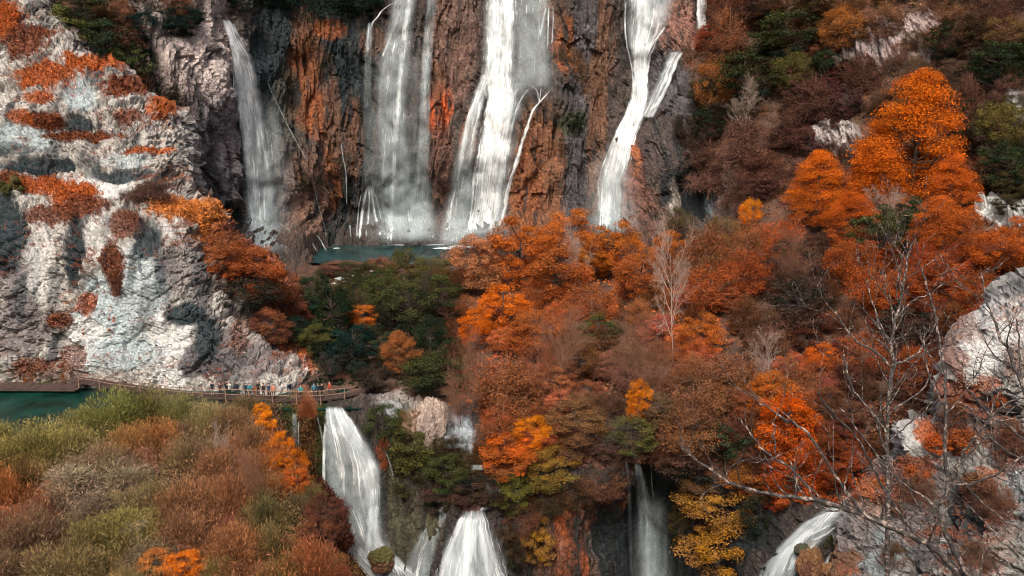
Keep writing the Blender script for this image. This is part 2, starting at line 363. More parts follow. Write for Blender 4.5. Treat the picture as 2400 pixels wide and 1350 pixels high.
# ---- colours of rock, stains, moss, leaf litter; cave and overhang shade painted near black
sn = fbm(A3(X * 0.8, Z * 0.13, Y_ * 0.2), 4, 21); sf = fbm(A3(X * 2.5, Z * 0.9, Y_), 3, 22); cn = fbm(A3(X * .3, Z * .3, Y_ * .3), 4, 23)
col = np.zeros((len(px), 3)); col[:] = (0.075, 0.058, 0.05)
def paint(mask, c, k=1.0):
    m = np.clip(mask * k, 0, 1)[:, None]; col[:] = col * (1 - m) + np.array(c) * m
TEAL = (0.022, 0.032, 0.036); BRN = (0.16, 0.080, 0.048); RST = (0.28, 0.088, 0.030); GRY = (0.15, 0.12, 0.115); DK = (0.012, 0.017, 0.019); OLV = (0.085, 0.075, 0.03)
nz = sn
Z_ = [(700,250,170,330,TEAL,1),(460,150,80,200,(0.34,0.27,0.25),.95),(480,330,60,140,(0.17,0.155,0.17),.9),(430,100,80,90,(0.46,0.38,0.35),.8),(470,170,40,60,(.5,.42,.39),.7),(350,40,60,60,(.3,.24,.22),.7),
 (710,130,45,120,BRN,.95),(770,70,40,24,RST,.8),(705,200,35,110,RST,.6),(830,320,24,90,BRN,.8),(745,275,30,60,RST,.75),(775,330,26,150,BRN,.8),(770,420,20,70,RST,.6),(880,100,30,30,BRN,.7),
 (690,470,65,120,(0.21,0.115,0.08),.95),(640,420,35,150,(0.16,0.12,0.105),.7),(660,260,40,110,(0.07,0.062,0.045),.8),
 (1060,110,60,150,(0.18,0.105,0.08),.9),(1080,60,40,60,(0.12,0.075,0.06),.7),(1033,262,32,60,(0.50,0.10,0.025),.95),(1025,200,26,50,BRN,.8),(1040,420,40,140,(0.15,0.075,0.055),.9),(1110,330,18,60,RST,.7),
 (1330,110,36,70,RST,.85),(1390,120,50,130,BRN,.8),(1300,40,30,50,BRN,.8),(1370,60,26,90,(0.09,0.085,0.09),.9),(1260,430,75,170,(0.21,0.095,0.05),.95),(1240,450,30,120,RST,.45),(1345,370,36,170,(0.075,0.07,0.075),.95),(1335,290,40,26,(0.045,0.05,0.025),.9),(1405,330,26,180,BRN,.85),
 (1590,70,50,70,(0.24,0.12,0.09),.9),(1570,230,50,110,(0.09,0.085,0.09),.9),(1550,330,50,80,(0.08,0.06,0.055),.9),(1490,430,30,110,(0.22,0.08,0.05),.9),(1500,380,14,40,RST,.8),(1530,520,60,80,(0.14,0.07,0.05),.9),
 (1625,455,75,60,DK,1),(1582,480,9,50,(0.42,0.36,0.32),.9),(1660,470,18,26,(0.13,0.16,0.18),.8),(1700,470,40,60,(0.17,0.12,0.105),.8),  # first zone: shade of the cave painted into the rock colour
 # right slope rock showing through
 (2090,110,90,50,(0.42,0.34,0.33),.9),(1960,330,60,38,(0.40,0.35,0.33),.9),(2345,495,60,34,(0.50,0.52,0.50),1),(2180,60,60,30,(0.33,0.25,0.23),.8),(2390,250,25,40,(0.4,0.4,0.4),.9),
 # barrier
 (690,1030,80,110,(0.075,0.075,0.028),.95),(718,1020,26,110,(0.17,0.08,0.04),.95),(720,1120,30,60,(0.13,0.085,0.035),.7),(940,1130,26,190,(0.085,0.085,0.045),.9),(960,1270,30,80,(0.07,0.065,0.04),.8),(1010,1240,50,60,(0.08,0.075,0.04),.8),
 (1010,1000,40,70,(0.45,0.34,0.28),.95),(1080,1030,34,44,(0.33,0.37,0.40),.9),(930,960,44,40,(0.30,0.27,0.25),.7),
 (1000,1150,90,60,(0.05,0.042,0.03),.8),(1240,1230,60,120,(0.07,0.035,0.022),.9),(1330,1290,42,130,(0.25,0.065,0.02),.9),(1280,1300,26,90,(0.10,0.05,0.03),.7),(1385,1240,20,120,(0.14,0.08,0.06),.9),(1450,1180,34,36,(0.28,0.075,0.022),.95),(1420,1240,40,24,RST,.9),(1470,1290,90,110,DK,1),(1560,1250,110,170,DK,1),(1700,1250,90,120,DK,1),(1650,1220,50,80,(0.05,0.035,0.03),.8),(1790,1230,50,70,DK,.9),  # near black zones: shade of the overhang and its cave painted in
 (1900,1310,30,50,(0.20,0.08,0.035),.9)]
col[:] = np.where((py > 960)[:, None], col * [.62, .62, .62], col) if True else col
soil = 1 - rk
paint(soil, (0.085, 0.05, 0.035)); paint(soil * sstep(-.1, .3, cn), (0.14, 0.055, 0.028), .8)
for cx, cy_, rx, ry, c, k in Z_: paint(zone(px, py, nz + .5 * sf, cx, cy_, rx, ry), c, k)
# streaks: dark algae and pale lime run down the face
paint(rk * sstep(0.04, 0.34, sn + .40 * sf), (0.028, 0.030, 0.030), .85)
paint(rk * sstep(0.25, 0.6, fbm(A3(X * 1.3, Z * .2, Y_ * .2), 3, 29)), (0.30, 0.22, 0.18), .35)
col *= (1 + 0.55 * np.clip(sf, -1, 1))[:, None]
DV = V[:, 1].reshape(PX.shape).copy()
for _ in range(4):
    Q = DV.copy(); Q[1:] = np.minimum(Q[1:], DV[:-1]); Q[:-1] = np.minimum(Q[:-1], DV[1:]); Q[:, 1:] = np.minimum(Q[:, 1:], DV[:, :-1]); Q[:, :-1] = np.minimum(Q[:, :-1], DV[:, 1:]); DV = Q
for _ in range(5): DV[1:-1, 1:-1] = (DV[1:-1, 1:-1] * 2 + DV[:-2, 1:-1] + DV[2:, 1:-1] + DV[1:-1, :-2] + DV[1:-1, 2:]) / 6
def Dv(x, y):
    fx = np.clip((np.asarray(x, float) - gx[0]) / S, 0, len(gx) - 1.001); fy = np.clip((np.asarray(y, float) - gy[0]) / S, 0, len(gy) - 1.001)
    i, j = np.floor(fx).astype(int), np.floor(fy).astype(int); u, v = fx - i, fy - j
    return (DV[j, i] * (1 - u) + DV[j, i + 1] * u) * (1 - v) + (DV[j + 1, i] * (1 - u) + DV[j + 1, i + 1] * u) * v
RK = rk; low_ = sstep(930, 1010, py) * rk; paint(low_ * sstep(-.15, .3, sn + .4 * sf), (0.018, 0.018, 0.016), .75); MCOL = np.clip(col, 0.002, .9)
F = gridfaces(*PX.shape, keep=(V[:, 1] > 60))
fc_x = px[F].mean(1); fc_y = py[F].mean(1); fr = rk[F].mean(1)
isc = (fc_y < 640) & (fr > .5) & (poly_sd(fc_x, fc_y, ROCKP) > -40); isb = (fc_y > 900) & (poly_sd(fc_x, fc_y, LOWP) > -10) & ~isc
def sub(name, sel, mat, label, smooth=False):
    f = F[sel]; u, inv = np.unique(f, return_inverse=True)
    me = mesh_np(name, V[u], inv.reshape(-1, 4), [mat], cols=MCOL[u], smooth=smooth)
    return link(name, me, kind='structure', label=label)
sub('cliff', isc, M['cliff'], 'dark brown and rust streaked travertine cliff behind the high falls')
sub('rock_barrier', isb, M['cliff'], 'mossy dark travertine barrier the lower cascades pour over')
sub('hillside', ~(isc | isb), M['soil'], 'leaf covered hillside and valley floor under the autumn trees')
LANDV = V; LPX, LPY = PX, PY
# far plain under everything
me = mesh_np('ground', np.array([[-900, -400, -6], [900, -400, -6], [900, 1500, -6], [-900, 1500, -6]], float), np.array([[0, 1, 2, 3]]), [plain_mat('ground_soil', (0.06, 0.05, 0.03), 1, .3, .2)])
link('ground', me, kind='structure')
# ------------------------------------------------------------------ rock masses with their own outline
def rockmass(name, label, poly, ctrl, step, x0, x1, y0, y1, base, zones, amp=1.0, seed=0, back=22.0, edge=46.0, mossy=None, struct=False):
    R = RBF(ctrl, 60.0)
    ax = np.arange(x0, x1, step); ay = np.arange(y0, y1, step); GX, GY = np.meshgrid(ax, ay); x, y = GX.ravel(), GY.ravel()
    d = R(x, y); w = 9 * noise(A3(x / 22, y / 22, 0 * x), seed + 1) + 14 * noise(A3(x / 60, y / 60, 0 * x), seed + 2) + 4 * noise(A3(x / 9, y / 9, 0 * x), seed + 3)
    sdist = poly_sd(x, y, poly) + w
    e = np.clip(1 - sdist / edge, 0, 1.0)
    q = P(x, y, d + back * (1 - np.sqrt(np.clip(1 - e * e, 0, 1))) * .9)
    n = normals(q, GX.shape); n *= np.sign((n * (np.array([0, 0, CZ]) - q)).sum(1))[:, None]
    X, Yy, Zz = q.T
    wp = 1.2 * noise(A3(X / 4, Zz / 4, Yy / 4), seed + 4)
    b1 = worley(A3((X + wp) * .22, Zz * .26 + wp * .1, Yy * .2), seed + 5); b2 = worley(A3((X + wp) * .62, Zz * .85, Yy * .5), seed + 6); b3 = worley(A3(X * 1.5 + wp, Zz * 2.0, Yy * 1.2), seed + 9)
    lg = fbm(A3(X * .07, Zz * .09, Yy * .06), 3, seed + 7); rg = fbm(A3(X * .5 + wp * .3, Zz * .22, Yy * .3), 5, seed + 8, .55, ridged=True)
    led = np.sin((Zz + 1.5 * lg * 4 + X * .12) * 1.15) * .35 * (1 + lg)
    dd = amp * (1.7 * lg + 1.1 * (b1[2] - .5) + 2.2 * np.minimum(b1[1] - b1[0], .16) + .7 * (b2[2] - .5) + 2.6 * np.minimum(b2[1] - b2[0], .12) + .38 * (b3[2] - .5) + 1.1 * np.minimum(b3[1] - b3[0], .15) + .45 * rg + .6 * led)
    hol = 0; smo = 0
    for z in zones:
        if z[4] in (PW, PB): smo = np.maximum(smo, np.exp(-(((x - z[0]) / z[2]) ** 2 + ((y - z[1]) / z[3]) ** 2) * .6))
    dd = dd - amp * .6 * smo * (2.0 * np.minimum(b1[1] - b1[0], .16) + .8 * (b1[2] - .5) - 1.3 * fbm(A3(X * .5 + wp, Zz * .35, Yy * .3), 4, seed + 31, .6) + .7 * (b2[2] - .5) + 2.6 * np.minimum(b2[1] - b2[0], .12) + .38 * (b3[2] - .5) + 1.1 * np.minimum(b3[1] - b3[0], .15) + .25 * rg)
    for z in zones:
        if len(z) > 6: hol = hol + z[6] * zone(x, y, .6 * lg, *z[:4])
    q = q + n * (dd - hol)[:, None]
    s1 = fbm(A3(X * .5, Zz * .18, Yy * .3), 4, seed + 20); s2 = fbm(A3(X * 1.7, Zz * 1.4, Yy), 3, seed + 21); s3 = fbm(A3(X * .16, Zz * .16, Yy * .1), 3, seed + 22)
    c = np.zeros((len(x), 3)); c[:] = base
    def pt(m, cc, k=1.0):
        m = np.clip(m * k, 0, 1)[:, None]; c[:] = c * (1 - m) + np.array(cc) * m
    pt(sstep(-.05, .45, s1), (base[0] * .42, base[1] * .42, base[2] * .44), .75)
    pt(sstep(.05, .5, s3 + .4 * s2), (base[0] * .72, base[1] * .66, base[2] * .58), .6)
    pt(sstep(.25, .55, s2), (0.05, 0.045, 0.045), .6)
    pt(sstep(.0, .03, .05 - (b2[1] - b2[0])) * sstep(-.3, .1, s3), (0.06, 0.05, 0.05), .7)
    pt(sstep(.0, .05, .08 - (b3[1] - b3[0])) * sstep(-.3, .1, s2), (0.10, 0.08, 0.075), .6)
    vs = fbm(A3(X * .5, Zz * .055, Yy * .15), 5, seed + 25, .6); pt(sstep(-.02, .24, vs), (0.05, 0.056, 0.062), .85)
    pt(sstep(.15, .35, -vs) * sstep(-.1, .2, s3), (.70, .68, .66), .6)
    msk = np.zeros(len(x))
    for z in zones:
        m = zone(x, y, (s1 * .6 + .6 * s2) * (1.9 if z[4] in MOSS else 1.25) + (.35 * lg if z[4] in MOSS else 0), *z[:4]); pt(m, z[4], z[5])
        if z[4] in MOSS: msk = np.maximum(msk, m * z[5])
    n2 = normals(q, GX.shape); n2 *= np.sign((n2 * (np.array([0, 0, CZ]) - q)).sum(1))[:, None]
    lg_ = sstep(.45, .8, n2[:, 2]) * sstep(-.05, .35, s3 + .6 * s2); pt(lg_, MO2, .85); msk = np.maximum(msk, .5 * lg_)
    c *= (1 + .35 * np.clip(s2, -1, 1))[:, None]
    keep = sdist > 0
    Fk = gridfaces(*GX.shape, keep=keep)
    u, inv = np.unique(Fk, return_inverse=True)
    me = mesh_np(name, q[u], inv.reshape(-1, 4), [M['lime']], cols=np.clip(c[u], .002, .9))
    if struct: o = link(name, me, kind='structure', label=label)
    else: o = thing(name, label, 'rock', data=me)
    return o, R, q[u], n[u], x[u], y[u], msk[u], sdist[u]
MO1 = (0.42, 0.105, 0.025); MO2 = (0.20, 0.062, 0.03); MO3 = (0.50, 0.17, 0.04); MOSS = (MO1, MO2, MO3)
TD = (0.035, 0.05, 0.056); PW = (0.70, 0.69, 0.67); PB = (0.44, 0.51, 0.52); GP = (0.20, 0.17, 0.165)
TD2 = (0.036, 0.051, 0.057)
BUT = [(-260,-400),(40,-400),(90,-40),(130,30),(175,70),(205,110),(235,140),(285,150),(312,200),(370,238),(425,268),(452,320),(468,400),(462,455),(500,490),(545,545),(600,590),(645,630),(690,700),(735,780),(785,850),(830,890),(840,975),(-260,975)]
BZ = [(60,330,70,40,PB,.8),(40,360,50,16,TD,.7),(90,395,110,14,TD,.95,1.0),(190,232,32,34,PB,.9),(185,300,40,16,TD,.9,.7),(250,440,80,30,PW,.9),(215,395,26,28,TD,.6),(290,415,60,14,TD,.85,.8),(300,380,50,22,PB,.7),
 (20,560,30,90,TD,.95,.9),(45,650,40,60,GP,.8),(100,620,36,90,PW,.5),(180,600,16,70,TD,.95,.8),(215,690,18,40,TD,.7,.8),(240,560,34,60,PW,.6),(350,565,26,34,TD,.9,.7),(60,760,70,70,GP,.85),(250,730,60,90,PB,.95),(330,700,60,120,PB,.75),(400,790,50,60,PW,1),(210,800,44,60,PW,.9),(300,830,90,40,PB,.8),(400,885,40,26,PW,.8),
 (430,740,36,18,TD,.95),(490,790,22,46,TD,.95),(520,830,70,60,GP,.95),(600,850,60,50,GP,.8),(470,850,40,40,(0.12,0.11,0.115),.9),(400,540,30,30,PW,.6),(420,620,60,60,GP,.6),(350,720,20,50,TD,.5),(590,770,36,40,(0.32,0.27,0.25),.9),(120,880,80,30,(0.25,0.16,0.12),.7),
 (20,50,36,50,MO1,1),(60,100,50,40,MO2,.95),(110,190,70,26,MO1,.95),(215,158,66,22,MO1,1),(95,235,32,16,MO1,.9),(290,218,50,22,MO2,1),(375,258,34,28,MO1,1),(110,290,50,18,MO2,1),(60,285,30,14,MO1,.8),(190,322,90,14,MO2,1,),(300,280,28,22,MO2,.8),(340,360,50,8,MO1,.95),
 (30,435,40,26,MO2,1),(100,440,60,22,MO1,.95),(175,465,60,36,MO1,1),(200,500,50,26,MO2,.95),(420,500,76,26,MO3,1),(480,520,40,40,MO3,1),(330,470,50,30,(0.07,0.05,0.045),1),(120,510,60,20,MO2,.8),(300,540,40,30,MO2,.8),
 (270,620,26,40,MO2,.95),(280,670,20,30,MO2,.9),(210,710,18,24,MO1,.8),(160,745,24,18,MO2,.9),(185,840,30,30,MO2,.7),(100,860,40,20,MO2,.8),
 (560,620,70,60,MO2,1),(620,680,60,60,MO1,.8),(680,770,50,70,MO2,1),(740,860,50,30,MO1,.8),(560,800,18,60,MO2,.5),(640,620,30,60,MO1,.8),(520,560,30,40,MO2,.9)]
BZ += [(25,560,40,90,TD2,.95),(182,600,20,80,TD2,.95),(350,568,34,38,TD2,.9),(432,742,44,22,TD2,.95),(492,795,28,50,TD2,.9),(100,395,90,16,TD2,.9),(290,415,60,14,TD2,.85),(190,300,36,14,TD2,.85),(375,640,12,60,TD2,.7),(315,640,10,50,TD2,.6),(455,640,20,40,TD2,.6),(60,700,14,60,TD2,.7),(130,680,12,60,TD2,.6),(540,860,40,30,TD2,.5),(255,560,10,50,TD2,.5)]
but = rockmass('rock_buttress', 'huge pale limestone buttress with rust moss rising behind the boardwalk', BUT,
 [(-200,-350,160),(50,-350,162),(-200,0,140),(60,0,144),(150,90,143),(-100,130,134),(100,160,134),(230,160,137),(300,220,136),(400,300,136),(-100,250,128),(100,250,127),(200,300,126),(300,300,127),(400,340,130),(460,420,134),
  (-100,380,122),(60,380,122),(150,400,123),(300,400,122),(420,420,128),(-100,450,117),(100,450,117),(200,470,116),(330,480,118),(430,500,117),(520,560,121),(600,610,126),
  (-100,540,111.5),(80,540,111),(200,560,111),(330,560,110),(430,580,112),(520,640,116),(620,680,121),(680,720,125),(-100,700,108),(80,700,107.5),(200,700,107),(330,700,106.5),(450,700,108),(560,740,111),(660,790,116),(750,850,118),
  (-100,880,106),(80,880,105.5),(200,880,105.5),(330,880,104),(450,880,103.5),(560,880,103),(680,890,104),(780,910,109),(-100,970,104),(300,970,101),(560,970,101),(800,970,106)],
 3.3, -240, 860, -300, 990, (0.50, 0.47, 0.425), BZ, 1.0, 40, mossy=True)
RRK = [(2720,520),(2420,672),(2370,690),(2325,722),(2300,760),(2255,795),(2225,850),(2200,900),(2188,950),(2200,1000),(2150,985),(2110,985),(2090,1010),(2088,1050),(2050,1090),(2020,1150),(1995,1190),(1968,1215),(1975,1290),(1958,1360),(1930,1640),(2720,1640)]
RZ = [(2330,800,70,60,PW,.7),(2250,870,40,50,PW,.6),(2050,1300,80,60,(.10,.10,.105),.8),(2180,1230,60,50,(.11,.10,.10),.8),(2300,960,60,40,(0.12,0.09,0.08),.8),(2190,1130,50,40,(0.09,0.075,0.07),.8),(2100,1210,60,30,(0.12,0.10,0.09),.8),(2330,1220,50,40,(0.08,0.08,0.085),.9),(2200,1310,60,30,(0.09,0.085,0.09),.8),(2380,1090,40,50,MO2,.7),(2320,1130,40,30,MO1,.6),(2250,1180,40,30,MO2,.7),(2150,1270,50,20,MO2,.5),(2380,850,30,40,MO2,.5),(2290,800,20,30,MO2,.6),(2360,760,50,50,PW,.6),(2300,850,60,50,PW,.55),(2130,1020,40,30,PW,.5),(2250,860,22,50,(0.5,0.42,0.38),.7),(2350,960,50,30,TD,.8,.7),(2300,1010,60,30,(0.10,0.07,0.06),.8),(2060,1180,50,50,(0.42,0.28,0.22),.7),(2380,1160,50,60,PB,.6),(2080,1300,60,50,PB,.5),(2240,1190,20,50,TD,.9,.7),(2150,1230,40,26,GP,.8),(2020,1270,40,50,GP,.8),(2290,1240,26,60,TD,.9,.7),(2340,1290,50,60,(0.3,0.23,0.2),.6),
 (2270,920,36,36,MO2,.9),(2330,900,30,24,MO1,.6),(2180,1020,40,20,MO1,.9),(2240,1030,50,26,MO2,.9),(2160,1090,44,24,MO2,.9),(2050,1150,34,30,MO1,.8),(2120,1170,50,30,MO2,.8),(2200,1250,30,20,MO2,.8),(2270,840,20,40,MO2,.7),(2100,1110,30,30,MO2,.6),(2350,1200,40,30,MO2,.5),(2000,1330,30,40,(0.2,0.09,0.04),.8)]
rrk = rockmass('rock_outcrop', 'pale weathered limestone outcrop with rust moss behind bare branches at lower right', RRK,
 [(2700,550,78),(2420,690,76),(2340,740,76),(2260,850,75),(2400,800,72),(2600,800,68),(2220,960,76),(2320,960,72),(2450,960,68),(2150,1020,74),(2250,1060,71),(2400,1060,67),(2080,1120,73),(2200,1160,69),(2400,1160,65),(2010,1220,73),(2100,1250,69),(2250,1250,66),(2400,1280,62),(1980,1350,71),(2100,1350,67),(2250,1350,64),(2400,1350,61),(1960,1600,68),(2200,1600,62),(2600,1600,56),(2700,1200,60)],
 3.3, 1920, 2640, 560, 1560, (0.34, 0.33, 0.305), RZ, 1.05, 80, back=14.0)
# ------------------------------------------------------------------ lakeside flat in front, lake, pool
ex = np.array([30, 45, 52, 59, 66, 74, 82, 90, 96, 101]); er = np.array([-8, -11, -12.7, -14.2, -16.5, -19.3, -22.2, -25.2, -28, -30])
gx2 = np.arange(-95, 8, .45); gy2 = np.arange(30, 103, .45); QX, QY = np.meshgrid(gx2, gy2); qx, qy = QX.ravel(), QY.ravel()
edge = np.interp(qy, ex, er) + 1.6 * noise(A3(qx / 5, qy / 5, 0 * qx), 3)
drop = np.clip(qx - edge, 0, None)
h = 26.3 + .35 * fbm(A3(qx / 6, qy / 6, 0 * qx), 4, 4) - np.minimum(drop * 3.6, 9 + drop * 1.1) - np.clip(qy - 94.5, 0, 5) * .45
lk = sstep(0, 3.0, (qy - 88.0) - np.clip((qx + 47.5) * 1.2, -3, 30)) * (qx < -40)
h -= 2.4 * lk
cc = np.zeros((len(qx), 3)); cc[:] = (0.07, 0.05, 0.03); k = sstep(-.2, .4, fbm(A3(qx / 3, qy / 3, 0 * qx), 3, 6))[:, None]; cc = cc * (1 - k) + np.array((0.12, 0.085, 0.045)) * k
me = mesh_np('terrain', A3(qx, qy, h), gridfaces(*QX.shape)[:, ::-1], [M['soil']], cols=cc)
link('lakeside_terrain', me, kind='structure', label='soft flat ground under the shrubs in front of the boardwalk')
def hflat(x, y):
    i = int(np.clip(round((x - gx2[0]) / .45), 0, len(gx2) - 1)); j = int(np.clip(round((y - gy2[0]) / .45), 0, len(gy2) - 1)); return h.reshape(QX.shape)[j, i]
def sheet(name, poly, z, mat, label):
    me = bpy.data.meshes.new(name); me.from_pydata([(x, y, z) for x, y in poly], [], [list(range(len(poly)))]); me.materials.append(mat)
    return link(name, me, kind='structure', label=label)
WL = 25.6
sheet('lake', [(-100, 84), (-36, 84), (-33, 93.5), (-28, 95.2), (-17.5, 95.6), (-12, 99), (-14, 112), (-100, 112)], WL, M['lake'], 'deep teal lake beside the boardwalk')
PZ = 29.8
sheet('pool', [(-52, 168), (-30, 163), (2, 164), (12, 178), (4, 196), (-46, 196)], PZ, M['pool'], 'blue green plunge pool under the high waterfalls')
# ------------------------------------------------------------------ waterfalls
def Doff(px, py, off, surf=None):
    d = Dv(px, py) if surf is None else surf(px, py)
    return d - off * .35
def fallsheet(rows, off=1.2, nu=None, seed=0, bulge=0.8, surf=None, jag=1.0, dens=None, thin=False):
    """rows: (py, x_left, x_right, density) from top to bottom"""
    r = np.array(rows, float); ys = np.arange(r[0, 0], r[-1, 0] + .1, 3.0)
    xl = np.interp(ys, r[:, 0], r[:, 1]); xr = np.interp(ys, r[:, 0], r[:, 2]); dn = np.interp(ys, r[:, 0], r[:, 3])
    if not thin: xl, xr = xl - (xr - xl) * .05 - 1, xr + (xr - xl) * .05 + 1
    w = (xr - xl).max(); nu = nu or max(3, int(w / 3.0)); u = np.linspace(0, 1, nu)
    jn = noise(A3(ys / 14, 0 * ys + seed, 0 * ys), 60) ; jn2 = noise(A3(ys / 14, 0 * ys + seed + 9, 0 * ys), 61)
    xl = xl - 2.5 * jag * jn * (w > 12); xr = xr + 2.5 * jag * jn2 * (w > 12)
    x = xl[:, None] + (xr - xl)[:, None] * u[None]; y = np.repeat(ys[:, None], nu, 1)
    xf, yf = x.ravel(), y.ravel()
    mid = (xl + xr) / 2
    # a sheet falls free of the small relief: it takes the smooth distance only
    d = Doff(xf, yf, off, surf).reshape(x.shape)
    m = mpp(ys, d.mean(1))
    d = d - bulge * np.sin(np.pi * u)[None] * np.minimum(1, (xr - xl)[:, None] * m[:, None] / 4)
    q = P(x, y, d).reshape(-1, 3)
    nzz = fbm(A3(q[:, 0] * 1.2, q[:, 2] * .12, 0 * q[:, 0] + seed), 3, 62) + .25 * fbm(A3(q[:, 0] * 2.6, q[:, 2] * 1.1, 0 * q[:, 0] + seed), 2, 63)
    q[:, 1] -= .35 * nzz
    L = np.r_[0, np.cumsum(np.linalg.norm(np.diff(q.reshape(*x.shape, 3)[:, nu // 2], axis=0), axis=1))]
    um = (u[None] - .5) * ((xr - xl) * m).max() * .6 + (u[None] - .5) * ((xr - xl) * m)[:, None] * .4
    uv = np.stack([um.ravel() + seed * 7.7, np.repeat(L, nu)], -1)
    ed = np.minimum(1, 4.5 * np.minimum(u, 1 - u))[None] * np.ones(len(ys))[:, None] if nu > 4 else np.ones(x.shape)
    vv = np.linspace(0, 1, len(ys)); ed = ed * sstep(-.002, .02, vv)[:, None] * sstep(0, .05, 1 - vv)[:, None]
    if thin:
        ed = np.minimum(1, .45 + 1.6 * np.minimum(u, 1 - u))[None] * sstep(0, .08, vv)[:, None] * sstep(0, .12, 1 - vv)[:, None]
        dn = dn * (1 + .35 * noise(A3(ys / 22, 0 * ys + seed, 0 * ys), 66)) - .10 * noise(A3(ys / 9, 0 * ys + seed, 0 * ys), 67)
    dd = np.repeat(dn[:, None], nu, 1)
    fallsheet.shape = (len(ys), nu)
    return q, gridfaces(len(ys), nu), uv, dd.ravel(), ed.ravel()
def strand(pts, w, dens=.8, **k):
    """a thin thread of water along picture points"""
    p = np.array(pts, float); w0 = np.atleast_1d(w)
    for _ in range(2): p = np.concatenate([p[:1], np.stack([p[:-1] * .75 + p[1:] * .25, p[:-1] * .25 + p[1:] * .75], 1).reshape(-1, 2), p[-1:]])
    sd = int(abs(pts[0][0] * 7 + pts[0][1])) ; w = np.interp(np.linspace(0, 1, len(p)), np.linspace(0, 1, np.size(w)), w0)
    a_ = np.arange(len(p)); w = w * (1.15 + .5 * noise(A3(a_ / 2.3, 0 * a_ + sd, 0. * a_), 68)) * np.clip(np.minimum(a_ + .6, len(p) - a_) / 2.0, .35, 1)
    p[:, 0] += 1.3 * noise(A3(p[:, 1] / 17, 0 * a_ + sd, 0. * a_), 69)
    return fallsheet([(a[1], a[0] - b / 2, a[0] + b / 2, dens) for a, b in zip(p, w)], nu=7, thin=True, **k)
def put(name, parts, parent):
    q, f, uv, d, e = parts
    return link(name, mesh_np(name, q, f, [M['fall']], attrs={'dens': d, 'edge': e}, uv=uv, smooth=True), parent)
def waterfall(label, veils, strands, off=1.2, surf=None, cat='waterfall', seed=1):
    t = thing('waterfall', label, cat, P(veils[0][0][1], veils[0][-1][0], Dm(veils[0][0][1], veils[0][-1][0])) if veils else (0, 0, 0))
    inv = Matrix.Translation(-t.location)
    def add(nm, pr):
        o = put(nm, pr, t); o.location = -t.location
    for k, v in enumerate(veils): add('veil', fallsheet(v, off=off + .25 * k, seed=seed + k, surf=surf))
    for k, s in enumerate(strands): add('strand', strand(s[0], s[1], s[2] if len(s) > 2 else .8, off=off + .6 + .05 * k, seed=seed + 20 + k, bulge=0, surf=surf))
    return t
waterfall('narrow high waterfall at far left of the cliff sliding down a mossy cone',
 [[(42,520,536,1.1),(70,528,554,1.0),(100,538,568,1.0),(130,546,590,.95),(180,552,606,.85),(250,558,618,.75),(330,564,632,.65),(400,570,642,.6),(480,574,650,.5),(540,578,652,.45),(605,584,645,.3)],
  [(130,550,575,.7),(200,558,590,.8),(260,562,600,.65),(330,570,598,.65),(400,574,602,.5),(470,580,612,.35),(600,590,640,.15)],
  [(380,560,640,-.1),(470,566,655,-.05),(560,570,660,-.05),(610,575,655,-.15)]],
 [([(545,120),(556,170),(566,230),(574,300),(582,360),(590,430)],[12,22,20,16],1.0),([(524,42),(540,90),(552,150),(562,200),(572,250)],[7,9],.9),([(545,52),(560,85),(580,118)],[4,5],.7),([(600,500),(620,540),(640,590)],[5,7],.5)], off=5.0, seed=2)
waterfall('threadlike strands trickling down the right flank of the mossy cone',
 [[(300,636,650,-.15),(380,650,672,-.2),(420,655,680,-.3)]],
 [([(622,180),(640,225),(668,280),(690,325),(714,365),(723,390)],[2,2.5,3,5],.35),([(723,390),(735,430),(745,480),(758,520),(768,565)],[2,3],.35),([(650,520),(672,535),(690,552),(712,600)],[3,4],.5),([(700,540),(726,560),(745,592)],[4,4],.5),([(740,548),(756,568),(764,590)],[3,4],.5),([(690,560),(704,580),(716,602)],[3,3],.5)], off=1.6, seed=4)
waterfall('single thin thread of water on dark rock left of the fanned fall',
 [], [([(800,330),(803,365),(811,400),(812,440),(813,490)],[2,3,4,3],.6),([(820,525),(822,560)],[3,3],.5)], off=2.2, seed=6)
waterfall('slim fall that opens into a bright fan of strands at the pool edge',
 [[(50,862,876,.4),(90,856,874,.3),(150,854,870,.05),(220,850,872,-.12),(300,850,888,-.15),(400,850,895,-.08),(430,850,892,0),(560,836,900,-.15)]],
 [([(930,2),(912,12),(895,25),(884,42),(872,52),(866,78)],[3,5],.75),([(866,50),(862,90),(860,130)],[5,5],.6),([(866,430),(856,455),(848,500),(842,566)],[5,9],.95),([(868,430),(874,470),(880,510),(893,560)],[5,8],.9),([(866,430),(866,480),(862,520),(858,562)],[4,6],.8),([(870,432),(884,470),(890,500),(904,556)],[4,5],.6),([(850,450),(842,470),(838,520),(836,562)],[3,4],.6)], off=2.0, seed=8)
waterfall('broad misty veil waterfall with one bright central column',
 [[(-90,925,980,.55),(0,916,978,.5),(60,906,970,.45),(120,893,964,.35),(180,880,962,.3),(260,876,956,.28),(350,882,962,.28),(440,888,982,.3),(520,888,998,.35),(574,886,1012,.35)],
  [(-90,1000,1025,.1),(0,1000,1026,.2),(80,992,1018,.25),(200,984,1010,.35),(300,982,1008,.3),(400,972,1008,.2),(500,958,1018,.2),(574,938,1028,.25)],
  [(130,900,1000,-.28),(250,900,1000,-.28),(350,890,1000,-.22),(450,890,1006,-.12),(574,886,1030,.0)]],
 [([(962,-60),(958,10),(950,60),(945,110)],[9,11,12],1.0),([(945,110),(936,200),(930,280),(925,350)],[12,12,11],.95),([(925,350),(921,420),(916,500),(914,574)],[10,12,15],1.0),([(940,20),(925,60),(906,110),(893,140)],[4,6,5],.6),([(1006,100),(998,180),(992,260)],[8,10,6],.5),([(905,300),(898,400),(896,460)],[3,5,3],.4)], off=2.4, seed=10)
